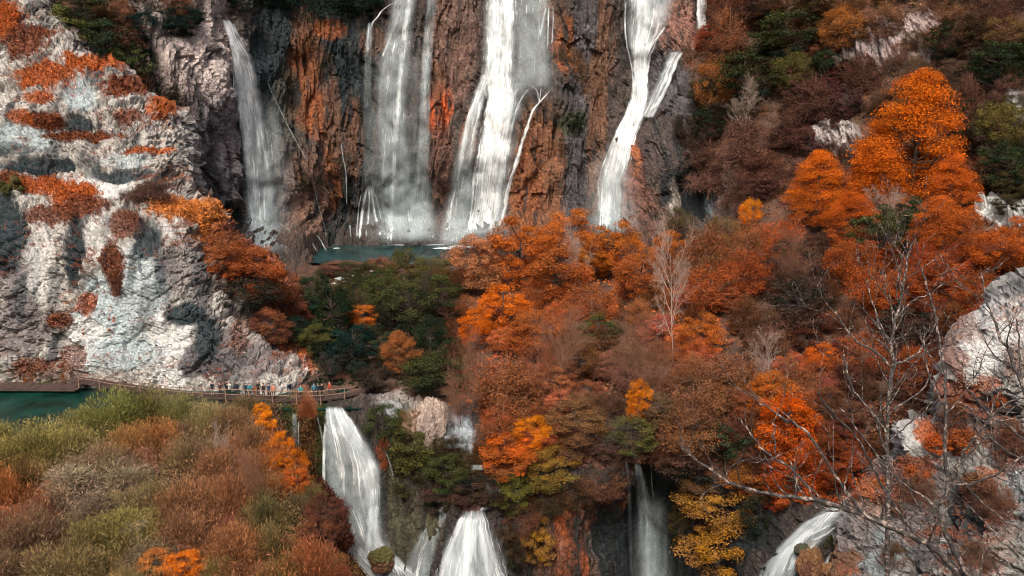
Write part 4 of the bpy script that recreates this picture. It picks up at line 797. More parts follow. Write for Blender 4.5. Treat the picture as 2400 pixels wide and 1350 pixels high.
# -- right slope, named trees (kind, cx, cy, rx, ry, colour, second colour, label)
PL([
 ('beech',2130,350,140,155,'O','O2','tallest blazing orange beech standing out on the right slope'),
 ('beech',2060,450,90,70,'O','R2','orange beech filling the foot of the tallest blazing beech'),
 ('beech',2220,450,70,80,'O2','R','orange beech leaning right below the tallest blazing beech'),
 ('beech',1912,455,85,88,'O','R2','round orange beech left of the tallest blazing beech'),
 ('beech',1990,520,70,70,'O2','R','lower orange beech between the round and the tallest one'),
 ('beech',2040,400,60,110,'O','R2','pointed orange beech pressed against the left side of the tallest'),
 ('beech',2190,540,80,70,'R2','R','rust red beech under the right side of the tallest blazing one'),
 ('bushy',1757,505,28,38,(.72,.25,.01),'O','small golden amber tree against grey rock above the thicket'),
 ('dark',2065,555,75,65,'G2','D','dark green tree tucked under the blazing orange beech'),
 ('dark',2150,520,60,50,'G','D','very dark green tree at the right foot of the blazing beech'),
 ('haze',1835,570,60,70,(.42,.085,.018),'R','smooth fox red tree left of the dark green one on the slope'),
 ('bushy',2335,590,66,60,'O2','R','red orange tree below the pale rock at the right edge'),
 ('bushy',2250,560,60,55,'R2','R','russet tree between the dark green tree and the right edge'),
 ('maple',2385,560,40,45,'R2','K','dark russet tree at the right edge below the pale rock'),
 ('bushy',1965,80,55,60,(.40,.14,.03),'B','orange tree high on the right slope under mauve rock'),
 ('dark',1835,90,80,60,'G2','D','broad dark green tree high on the slope right of the spout'),
 ('dark',1740,190,75,65,'G2','D','dark green tree below the short spout'),
 ('haze',1705,90,60,75,(.26,.095,.035),'K','rust brown tree just right of the short spout'),
 ('bushy',1668,205,45,70,(.34,.12,.03),'B','orange brown tree at the left rim of the wooded slope'),
 ('bushy',1850,175,50,48,'L','G2','olive yellow tree in the middle of the dark upper slope'),
 ('haze',2070,50,60,50,(.26,.13,.06),'K','tan brown tree at the top edge above the mauve rock'),
 ('haze',2230,60,70,55,(.26,.13,.06),'K','broad tan tree at the top edge toward the right'),
 ('dark',2215,110,50,50,'G','D','dark green tree right of the mauve rock patch'),
 ('dark',2340,160,70,60,'G','D','dark green tree near the right edge high on the slope'),
 ('bushy',2350,90,50,45,(.20,.12,.04),'K','brownish orange tree near the top right corner'),
 ('bushy',2345,300,60,62,(.17,.13,.035),'G2','olive tree right of the blazing beech crown'),
 ('dark',2350,400,60,60,'G','D','dark green tree above the pale rock at the right edge'),
 ('haze',2265,240,55,70,'K','K','mauve brown tree right behind the blazing beech top'),
 ('haze',1905,225,75,55,'K','K','dark mauve shrubby tree above the small grey rock'),
 ('haze',1750,330,80,60,'K','T','mauve brown tree in the middle of the slope under green ones'),
 ('haze',1850,300,60,45,'K','K','dark maroon tree left of the small grey rock'),
 ('haze',1660,385,60,60,'K','T','mauve brown bush at the cliff rim above the dark cave'),
 ('haze',1790,395,70,50,(.15,.06,.035),'K','reddish brown bush on the slope left of the round orange beech'),
 ('haze',1740,440,60,50,'K','K','dull mauve bush above the golden amber tree'),
 ('dark',1620,330,45,60,'D','K','near black shrubby tree on the cliff rim right of the bent waterfall'),
 ('dark',1660,290,40,45,'G','D','dark green bush at the rim of the wooded slope'),
 ('haze',2020,160,50,45,'K','K','maroon bush left of the mauve rock patch'),
 ('dark',1930,160,40,40,'G','D','dark green bush under the orange tree high on the slope'),
 ('bushy',2150,210,60,40,'K','T','dusky brown bush above the blazing beech top'),
 ('haze',2360,215,50,40,'T','K','mauve twiggy bush at right edge of upper slope'),
 ('dark',2290,340,46,50,'D','K','near black tree in the gap right of the blazing beech'),
 ('bushy',2290,420,50,46,(.15,.06,.03),'K','dark rust bush right of the blazing beech'),
 ('haze',1700,20,60,46,(.22,.08,.035),'K','rust tree at the top edge right of the spout'),
 ('dark',1790,20,60,40,'K','D','dark brown tree at the top edge right of the rust tree'),
 ('dark',1900,20,60,46,'G2','K','green brown tree at the top edge above the orange tree'),
 ('haze',2330,20,60,46,'K','K','dark maroon tree in the top right corner'),
], )
# -- middle thicket
PL([
 ('maple',1120,625,62,70,(.42,.17,.08),'P','pinkish tan tree at the right end of the pool'),
 ('maple',1218,600,74,80,(.44,.125,.025),'R2','big orange red tree beside the foot of the central waterfall'),
 ('maple',1340,565,60,66,(.42,.13,.03),'R2','orange tree with upright tip left of the bent waterfall foot'),
 ('maple',1300,650,80,70,(.36,.11,.03),'R','orange brown tree in the middle of the thicket below the falls'),
 ('maple',1440,590,64,62,(.42,.135,.025),'R2','orange tree right below the bent white waterfall'),
 ('maple',1500,660,60,60,(.33,.10,.028),'R','russet orange tree left of the tall pale bare tree'),
 ('maple',1560,590,44,46,(.42,.13,.02),'R2','small orange tree at the cliff foot right of the bent fall'),
 ('haze',1650,590,80,66,(.22,.075,.032),'B','broad rust brown tree below the dark cave'),
 ('haze',1745,570,66,66,(.25,.09,.035),'B','rust brown tree below the golden amber tree'),
 ('bushy',1690,545,40,40,'L','B','faded olive tree at the cliff foot below the dark cave'),
 ('bushy',1585,540,46,46,'G2','K','olive green tree at the cliff foot beneath the pale rock streak'),
 ('maple',1180,735,64,58,'O','R2','bright orange tree at the left side of the thicket'),
 ('maple',1115,775,44,46,'O','O2','small vivid orange tree at the left rim of the thicket'),
 ('maple',1250,790,72,56,(.36,.11,.028),'R','orange tree above the left pale fan of bare branches'),
 ('bushy',1385,730,66,62,(.27,.085,.03),'R','russet tree in the centre of the thicket'),
 ('dark',1400,790,60,50,'G2','D','dark olive tree in a gap at the centre of the thicket'),
 ('bushy',1660,680,66,60,(.30,.08,.028),'R','red brown tree right of the tall pale bare tree'),
 ('maple',1640,790,56,50,(.42,.13,.03),'R2','orange tree right below the tall pale bare tree'),
 ('bushy',1740,650,66,56,(.27,.065,.022),'R','deep red brown tree between the bare tree and the dark hollow'),
 ('dark',1860,620,66,60,'D','K','very dark hollow tree under the fox red one'),
 ('dark',1870,720,74,66,'D','K','near black tree in the shaded hollow right of the thicket'),
 ('haze',1800,800,66,50,'K','B','dusky maroon tree below the near black hollow'),
 ('bushy',1990,620,60,56,(.30,.08,.02),'R','dark orange tree left of the foreground branches'),
 ('bushy',2060,680,76,56,(.32,.075,.018),'R','red orange tree behind the top of the foreground bare tree'),
 ('bushy',2190,660,70,60,(.27,.06,.02),'R','red tree behind the foreground branches toward the right'),
 ('bushy',2290,690,60,50,(.26,.065,.02),'R','russet tree above the right rock outcrop'),
 ('dark',2110,780,70,56,'D','K','dark tree behind the middle of the foreground bare tree'),
 ('bushy',2010,830,60,56,'R','K','brown red tree left of the dark foreground trunk'),
 ('bushy',2140,880,60,60,'R','K','maroon red tree left of the right rock outcrop'),
 ('maple',1838,1020,76,90,(.52,.085,.008),'R2','flaming red orange maple behind long foreground branches'),
 ('maple',1800,930,60,56,(.40,.12,.02),'R2','orange maple above the flaming red orange one'),
 ('maple',1860,1130,70,66,(.34,.055,.012),'R','deep red maple above the lower right cascade'),
 ('maple',1920,850,40,40,'O2','R2','little orange tree at the right rim of the rusty thicket'),
 ('maple',1495,945,32,54,'A','O2','small pointed golden orange tree in the lower middle thicket'),
 ('maple',1250,1020,48,46,'A','O2','golden orange tree above the overhang near the central cascade'),
 ('maple',1185,1075,70,50,'O2','B','orange brown tree left of the golden one above the overhang'),
 ('maple',1290,1100,70,56,(.30,.15,.03),'L','yellow orange tree hanging over the barrier edge'),
 ('maple',1225,1225,50,50,(.12,.05,.028),'K','dark rust bush right of the cone shaped cascade'),
 ('maple',1190,1300,40,60,(.08,.045,.025),'D','dark brown bush at the bottom right of the cone shaped cascade'),
 ('bushy',1300,1180,60,36,(.10,.06,.03),'D','dark bush above the orange rock face'),
 ('bushy',1400,1130,66,34,(.16,.075,.035),'K','brown bush hanging over the overhang left of the thin fall'),
 ('maple',1640,1130,60,36,(.15,.09,.03),'K','olive brown bush above the ochre maple'),
 ('maple',1750,1120,60,40,(.24,.10,.025),'R','orange brown bush above right of the ochre maple'),
 ('dark',1780,1200,50,50,(.05,.04,.022),'D','dark bush between ochre maple and lower right cascade'),
 ('maple',1590,1230,30,50,(.10,.06,.025),'D','dark olive bush left of the ochre maple'),
 ('maple',1195,1160,56,50,(.16,.14,.03),'G2','yellow green tree right of the cone shaped cascade top'),
 ('maple',1255,1270,50,60,(.38,.19,.025),'B2','yellow orange sapling hanging on the dark face right of the cascade'),
 ('maple',1690,1190,96,66,(.34,.165,.03),'B2','broad ochre maple crown in front of the dark overhang'),
 ('maple',1680,1290,90,74,(.42,.19,.02),'B2','lowest ochre yellow maple in front of the dark overhang'),
 ('haze',1190,900,90,80,(.28,.095,.04),'B','broad rusty tree above the pale pointed rock'),
 ('haze',1180,990,66,56,(.30,.09,.04),'B','dense pinkish rust tree right of the pale pointed rock'),
 ('maple',1345,1000,70,50,(.20,.11,.05),'B','brown tree above the overhang at the centre'),
 ('dark',1480,1020,60,46,'L','G2','olive green tree right above the thin bluish fall'),
 ('haze',1620,960,90,70,(.20,.085,.045),'B','wide rusty brown tree above the thin bluish fall'),
 ('haze',1700,880,90,66,(.24,.10,.06),'B','wide pinkish brown tree in the lower right thicket'),
 ('haze',1860,880,66,60,(.26,.09,.04),'B','rust tree right of the wide pinkish brown one'),
 ('dark',1700,1040,56,46,(.035,.06,.04),'G','blue green tree left of the flaming maple'),
 ('dark',1600,1080,76,40,'K','D','dark brown bush along the barrier edge above the overhang'),
 # valley left of the thicket
 ('bushy',955,640,56,50,'G2','L','olive tree at the near edge of the plunge pool'),
 ('bushy',1025,645,46,42,'L','G2','yellow olive tree at the near right edge of the plunge pool'),
 ('dark',900,700,56,60,'G2','G','dark olive tree in the valley below the pool'),
 ('dark',960,730,60,66,'G2','D','spreading dark green tree in the centre of the valley'),
 ('dark',1040,700,50,60,'G2','D','dark olive tree left of the bright orange tree rim'),
 ('maple',855,752,36,34,(.52,.15,.03),'O2','small round orange tree alone among the dark green valley trees'),
 ('dark',780,740,56,62,'G','F','dark green tree left of the small round orange one'),
 ('dark',830,820,56,54,'F','D','black green tree above the right end of the boardwalk'),
 ('maple',940,830,46,50,(.30,.10,.03),'B','rusty orange tree below the small round orange one'),
 ('dark',1010,800,50,60,'D','G','dark brown green tree in the lower valley'),
 ('dark',1010,880,76,50,'G2','D','olive twiggy tree right of the boardwalk end'),
 ('dark',745,690,40,50,'G','F','dark tree at the foot of the red slope beside the stream'),
 ('maple',895,624,40,14,(.30,.12,.07),'B','low rusty bush on the near shore of the pool'),
 ('maple',800,628,60,12,(.22,.10,.065),'K','brown low bush left on the near shore of the pool'),
 ('maple',735,800,40,40,'G2','L','dark olive bush at the toe of the buttress'),
 ('dark',980,1060,60,60,'G2','L','olive green bush between the wide cascade and the overhang'),
 ('dark',1060,1110,60,46,'G2','G','green bush above the cone shaped cascade'),
 ('dark',900,1000,50,50,'G','G2','dark green bush at the right lip of the wide cascade'),
 ('bushy',960,990,30,36,(.22,.11,.05),'G2','rusty olive bush above the right side of the wide cascade'),
 ('bushy',900,1070,18,44,(.34,.10,.05),'R','red brown moss tuft bush along the right edge of the wide cascade'),
 ('dark',1110,1150,56,40,'D','K','dark bush over the top of the cone shaped cascade'),
 ('dark',1040,1170,50,40,'K','D','dusky bush left above the cone shaped cascade'),
 ('shrub',1880,1285,36,18,'G2','G','round green tuft on a boulder inside the lower right cascade'),
 ('shrub',1945,1262,24,24,'G','G2','dark green tuft at the right side of the lower right cascade'),
], )
# -- bare trees of the middle distance
PL([
 ('bare',1578,720,62,130,'T',None,'tall pale bare tree rising from the middle of the thicket'),
 ('fan',1310,860,90,80,'T',None,'left of the two fan shaped bare trees in the lower thicket'),
 ('fan',1520,890,90,80,'T',None,'right of the two fan shaped bare trees in the lower thicket'),
 ('bare',1365,640,40,80,'T',None,'slim pale bare tree half hidden in the orange thicket'),
 ('bare',1790,880,50,70,'T',None,'pale slender bare tree in the pinkish brown thicket'),
 ('snag',700,600,66,84,'T',None,'black crooked leafless tree at the foot of the mossy cone'),
 ('snag',925,720,40,60,'T',None,'dark leafless trunk among the valley greens'),
 ('snag',1000,700,46,60,'T',None,'dark forked bare tree in the valley left of the thicket'),
 ('fan',1100,890,50,70,'T',None,'grey bare tree right of the boardwalk end'),
 ('bare',1740,285,50,60,'T',None,'pale leafless tree on the dark middle slope'),
 ('bare',2110,520,60,60,'T',None,'pale leafless tree against the dark foot of the blazing beech'),
 ('fan',1880,650,60,60,'T',None,'grey twiggy bare tree in the dark hollow'),
 ('snag',1420,1010,70,50,'T',None,'tangled grey bare tree over the overhang'),
 ('fan',1080,960,50,56,'T',None,'grey tangle of bare branches behind the pale pointed rock'),
 ('snag',700,480,0.1,0.1,'T',None,'x') if False else ('snag',620,520,44,26,'T',None,'low black leafless shrub beside the left fall base'),
], )
# -- fillers of the same kinds, which nothing tells apart
LM = [(2130,330,'the blazing orange beech'),(1912,455,'the round orange beech'),(1757,505,'the golden amber tree'),(1645,40,'the short spout'),(2095,110,'the mauve rock patch'),(1960,330,'the small grey rock'),(2345,495,'the pale rock patch'),(1640,455,'the dark cave'),(1835,90,'the high green tree'),(2330,20,'the top right corner'),
 (1578,720,'the tall bare tree'),(1440,560,'the bent waterfall foot'),(1150,570,'the central waterfall foot'),(1870,700,'the dark hollow'),(1310,860,'the left fan tree'),(1520,890,'the right fan tree'),(1495,945,'the pointed golden tree'),(1838,1020,'the flaming maple'),(1250,1020,'the golden overhang tree'),(1115,775,'the small vivid orange tree'),(2085,880,'the dark foreground trunk'),(2300,780,'the right outcrop'),
 (855,752,'the small round orange tree'),(900,900,'the boardwalk end'),(800,656,'the stream riffles'),(950,590,'the plunge pool'),(1012,995,'the pointed pale boulder'),(830,1100,'the wide cascade'),(1110,1250,'the cone shaped cascade'),(1515,1200,'the thin bluish fall'),(1685,1240,'the ochre maple'),(1700,1040,'the blue green tree'),(1330,1290,'the orange rock face'),
 (425,1045,'the black sapling'),(558,1150,'the thin dark trunk'),(160,1130,'the left reed patch'),(290,1110,'the upper reed patch'),(60,960,'the teal lake'),(270,940,'the tallest willow'),(640,1040,'the orange rim bushes'),(440,1330,'the vivid orange bush'),(350,1290,'the low grey reeds'),(20,1140,'the orange edge shrub'),(620,1200,'the green rim shrub'),(730,1310,'the rust red rim shrub')]
CW = [((.45,.13,.02),'orange'),((.28,.08,.03),'rusty'),((.20,.10,.06),'tawny brown'),((.10,.05,.035),'dusky brown'),((.05,.05,.022),'dark olive'),((.03,.035,.02),'dark green'),((.20,.18,.06),'olive'),((.30,.22,.12),'straw coloured'),((.27,.15,.07),'tan'),((.12,.12,.05),'muted green'),((.34,.11,.05),'red brown')]
KW = dict(haze='twiggy tree', dark='leafy bush', bushy='bushy tree', maple='broad leaved tree', willow='feathery shrub', reed='reed tuft')
USED = {}
def autolabel(kind, c, x, y, rad, rmin, rmax):
    cw = min(CW, key=lambda q: sum((math.log(a + .01) - math.log(b + .01)) ** 2 for a, b in zip(q[0], c)))[1]
    sz = ['small', 'mid sized', 'larger'][int(np.clip((rad - rmin) / (rmax - rmin) * 3, 0, 2))]
    for i, (lx, ly, nm) in enumerate(sorted(LM, key=lambda q: math.hypot(q[0] - x, q[1] - y))[:8]):
        dx, dy = x - lx, y - ly; d = math.hypot(dx, dy); a = (math.degrees(math.atan2(-dy, dx)) + 360) % 360
        dr = ['right of', 'up and right of', 'above', 'up and left of', 'left of', 'down and left of', 'below', 'down and right of'][int(((a + 22.5) % 360) // 45)]
        ds = 'close' if d < 70 else ('' if d < 140 else 'well')
        t = ' '.join((sz + ' ' + cw + ' ' + KW[kind] + ' ' + ds + ' ' + dr + ' ' + nm).split())
        if t not in USED: USED[t] = 1; return t
    return t
def fill(poly, n, kinds, cols, group, label, rmin, rmax, seed, surf='m', asp=.85, cat=None, mind=.75):
    r = np.random.RandomState(seed); poly = np.array(poly, float); x0, y0 = poly.min(0); x1, y1 = poly.max(0); done = []; t = 0
    while len(done) < n and t < 6000:
        t += 1; x, y = x0 + (x1 - x0) * r.rand(), y0 + (y1 - y0) * r.rand()
        if poly_sd(np.array([x]), np.array([y]), [tuple(p) for p in poly])[0] < 0: continue
        rad = rmin + (rmax - rmin) * r.rand()
        if any(abs(x - a) < rad * mind and abs(y - b) < rad * mind for a, b in done): continue
        done.append((x, y))
    done.sort(key=lambda q: q[1])
    for x, y in done:
        rad = rmin + (rmax - rmin) * r.rand(); k = kinds[r.randint(len(kinds))]; c, c2 = cols[r.randint(len(cols))] if not callable(cols) else cols(x, y, r)
        plant(k, x, y, rad, rad * asp * (.85 + .3 * r.rand()), c, c2, label=autolabel(k, c, x, y, rad, rmin, rmax), group=group, surf=surf, cat=cat)
ZC = [(1700,60,(.22,.08,.04)),(1820,110,(.05,.055,.022)),(1740,210,(.045,.052,.02)),(1650,280,(.06,.045,.03)),(1960,90,(.2,.08,.04)),(2080,60,(.2,.12,.07)),(2250,80,(.16,.10,.06)),(2330,180,(.04,.045,.022)),(1900,230,(.10,.05,.04)),(1760,330,(.10,.055,.045)),(1680,400,(.10,.058,.048)),(1850,400,(.13,.06,.045)),(2330,300,(.10,.085,.035)),(2280,420,(.09,.05,.03)),(2380,400,(.04,.04,.022)),
 (1250,620,(.36,.11,.03)),(1440,640,(.34,.11,.03)),(1600,640,(.25,.085,.035)),(1750,620,(.24,.075,.03)),(1880,680,(.035,.025,.022)),(2050,680,(.28,.07,.02)),(2250,660,(.24,.06,.02)),(1150,700,(.36,.12,.035)),(1300,760,(.30,.10,.035)),(1450,760,(.20,.08,.035)),(1620,780,(.30,.10,.035)),(1800,780,(.07,.04,.03)),(1980,760,(.16,.055,.03)),(2150,800,(.08,.035,.025)),
 (1180,880,(.28,.10,.05)),(1330,900,(.24,.10,.055)),(1500,900,(.2,.12,.08)),(1680,900,(.24,.105,.06)),(1850,900,(.24,.085,.04)),(2000,940,(.10,.045,.03)),(1200,1010,(.26,.09,.04)),(1400,1020,(.14,.075,.05)),(1600,1020,(.13,.06,.035)),(1750,1040,(.13,.06,.03)),(1900,1080,(.22,.055,.02)),
 (900,700,(.05,.055,.022)),(800,720,(.04,.05,.025)),(850,820,(.02,.03,.02)),(960,860,(.07,.055,.03)),(1030,760,(.05,.045,.025)),(720,640,(.08,.06,.035)),(960,1080,(.055,.055,.022)),(1080,1120,(.05,.045,.02)),(1000,1180,(.04,.03,.02)),(1240,1200,(.08,.045,.025))]
ZA = np.array([(a, b, *c) for a, b, c in ZC]); ZA[:, 2] *= np.where(ZA[:, 2] > .2, 1.4, 1.05); ZA[:, 3] *= np.where(ZA[:, 2] > .25, 1.12, 1.0)
def zcol(x, y, r, j=.28):
    w = np.exp(-((ZA[:, 0] - x) ** 2 + (ZA[:, 1] - y) ** 2) / (2 * 55 ** 2)) + 1e-9; c = (ZA[:, 2:] * w[:, None]).sum(0) / w.sum()
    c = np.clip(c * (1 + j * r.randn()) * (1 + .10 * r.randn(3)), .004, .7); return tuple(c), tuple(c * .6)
fill([(1640,-60),(2450,-60),(2450,520),(1640,420)], 90, ['haze','dark','bushy','maple'], zcol, 'undergrowth trees of the right slope', 'one of the small dusky trees packed on the right slope', 26, 44, 11)
fill([(1100,560),(1560,560),(1900,560),(2420,600),(2420,700),(2200,860),(1990,960),(1100,960),(1080,700)], 130, ['haze','haze','bushy','maple'], zcol, 'small trees of the autumn thicket', 'one of the small rusty trees packed in the thicket', 28, 50, 12)
fill([(1130,940),(1980,940),(2060,1060),(1950,1130),(1750,1070),(1150,1100)], 60, ['haze','bushy','maple'], zcol, 'trees along the barrier top', 'one of the brown bushes crowding the barrier top', 26, 44, 13)
fill([(720,640),(1060,640),(1090,900),(900,900),(760,860)], 50, ['dark','dark','bushy','haze'], zcol, 'dark green trees of the valley', 'one of the small dark green trees in the valley', 24, 40, 14)
fill([(925,1020),(1130,1050),(1160,1130),(1150,1180),(1060,1200),(960,1190),(925,1110)], 34, ['dark','bushy'], zcol, 'bushes between the lower cascades', 'one of the dark bushes growing between lower cascades', 20, 34, 15)
fill([(1180,1120),(1450,1110),(1460,1160),(1320,1190),(1260,1340),(1190,1340)], 14, ['dark','maple'], zcol, 'bushes on the dark barrier face', 'one of the dark bushes clinging to the barrier face', 18, 30, 16)
fill([(1570,1090),(1830,1110),(1840,1210),(1780,1180),(1620,1160)], 16, ['dark','maple'], zcol, 'bushes behind the ochre maple', 'one of the dark bushes behind the ochre maple', 20, 34, 17)
# -- upper left: trees on the cliff behind the buttress and on the buttress
PL([
 ('dark',160,90,60,66,(.15,.14,.04),'G','olive tree standing in the notch at the top of the buttress'),
 ('bushy',95,110,44,56,(.30,.13,.045),'B','orange brown bush beside the olive tree on the buttress'),
 ('dark',250,110,60,60,(.06,.075,.03),'F','dark green tree right of the olive tree behind the buttress'),
 ('dark',310,165,56,50,(.08,.09,.035),'G','green tree leaning over the shoulder of the buttress'),
 ('fir',400,215,56,70,'F','F','blue black fir standing behind the shoulder of the buttress'),
 ('dark',205,30,66,50,'G2','F','dark green tree at the top edge behind the buttress'),
 ('bushy',260,30,50,40,(.24,.11,.05),'K','brownish orange tree at the top edge left of the dark cliff'),
 ('dark',330,70,50,46,'F','D','dark tree against the grey cliff near the top left'),
 ('bushy',415,20,40,26,(.30,.12,.05),'K','rust bush at the top edge above the grey cliff'),
 ('dark',430,60,50,40,'F','D','dark green bush on the grey cliff left of the narrow fall'),
 ('fir',370,30,0.5,0.5,'F','F','x') if False else ('dark',540,12,50,26,'F','D','dark green bush above the lip of the narrow fall'),
 ('fir',350,130,36,56,'F','D','small dark fir left of the blue black fir behind the buttress'),
 ('haze',300,60,46,50,(.20,.10,.06),'K','brown twiggy tree left of the grey cliff near the top'),
 ('haze',455,290,34,40,(.10,.08,.07),'K','grey twiggy bush below the blue black fir'),
 ('haze',570,440,34,60,(.17,.10,.07),'K','brown twiggy bush hugging the left edge of the narrow fall'),
 ('fir',485,440,46,74,'F','D','dark fir in the cleft between buttress and narrow fall'),
 ('dark',640,-8,60,34,'F','D','dark overhanging bush at the top right of the narrow fall'),
 ('haze',540,480,46,50,(.14,.085,.055),'K','brown twiggy bush left of the narrow fall foot'),
 ('dark',520,500,40,50,'F','D','dark green bush under the fir in the cleft'),
 ('dark',470,330,0.5,0.5,'F','F','x') if False else ('haze',520,350,34,50,(.09,.07,.07),'K','grey brown bush on the rock left of the narrow fall'),
 ('dark',840,10,60,24,'F','D','dark foliage at the cliff top left of the veil waterfall'),
 ('dark',1340,290,36,22,(.03,.04,.02),'D','small dark bush clinging between the two great falls'),
], )
PL([
 ('haze',350,450,60,34,(.075,.05,.04),'K','dusky twiggy bush on the ledge of the buttress'),
 ('shrub',25,420,36,34,(.17,.14,.07),'G2','dull olive bush at the left edge on the upper ledge'),
 ('maple',600,650,70,70,(.30,.09,.035),'R','upper rusty orange shrub tree draped on the right flank of the buttress'),
 ('maple',530,610,56,60,(.28,.10,.04),'R','rusty shrub tree on the shoulder under the orange ledge'),
 ('maple',660,700,56,56,(.22,.07,.03),'K','brown red shrub tree lower on the right flank of the buttress'),
 ('dark',580,700,70,46,(.05,.035,.025),'D','dark bush under the rusty shrub trees on the flank'),
 ('maple',640,770,46,46,(.20,.065,.03),'K','maroon shrub tree hanging low on the flank'),
 ('dark',690,780,40,40,'F','G','dark green bush at the lower flank of the buttress'),
 ('dark',740,800,46,44,(.09,.085,.03),'G','olive bush at the foot of the flank above the boardwalk'),
 ('shrub',755,855,44,30,(.26,.09,.03),'L','rusty grass tuft hanging over rock above the boardwalk'),
 ('shrub',275,650,22,40,(.16,.06,.03),'K','brown tuft in the rock crease mid buttress'),
 ('shrub',115,886,28,17,(.09,.16,.04),'G2','bright green leafy bush beside the left jetty'),
 ('shrub',72,884,22,18,(.30,.10,.035),'B','rusty small bush left of the bright green bush'),
 ('shrub',170,868,34,26,(.24,.09,.04),'B','rusty bush at the foot of the pale rock by the jetty'),
 ('shrub',210,890,20,12,'K','D','dark low bush right of the bright green bush'),
], surf='b')
PL([
 ('shrub',2195,1030,36,24,(.40,.075,.015),'R','crimson bush on the ledge of the right rock outcrop'),
 ('shrub',2250,1020,46,30,(.24,.08,.03),'R','russet bush on the ledge right of the crimson one'),
 ('shrub',2150,1100,36,24,(.26,.09,.035),'R','small rusty bush on the lower rock outcrop'),
 ('shrub',2280,1120,40,36,(.17,.08,.04),'K','brown bush in the middle of the right outcrop'),
 ('shrub',2340,930,24,26,(.26,.09,.04),'R','rust tuft on the upper rock at right'),
 ('shrub',2120,1180,50,24,(.20,.10,.045),'K','tan brown bush spreading over the lower outcrop'),
 ('haze',2240,960,40,40,(.20,.07,.03),'K','thin russet bush at the left side of the upper rock'),
 ('haze',2150,1140,44,40,(.13,.07,.045),'K','dusky bush between the two halves of the outcrop'),
 ('haze',2330,1160,50,44,(.15,.07,.04),'K','dull brown bush at the right side of the outcrop'),
 ('shrub',2060,1130,26,22,(.26,.10,.04),'R','rust tuft on the left shoulder of the outcrop'),
 ('haze',2370,1010,44,40,(.17,.06,.03),'K','russet bush in the gully below the upper rock'),
 ('haze',2100,1290,46,30,(.12,.08,.05),'K','thin grey brown bush low on the outcrop'),
 ('haze',2290,1300,50,40,(.12,.075,.05),'K','brown bush at the bottom right of the outcrop'),
], surf='r')
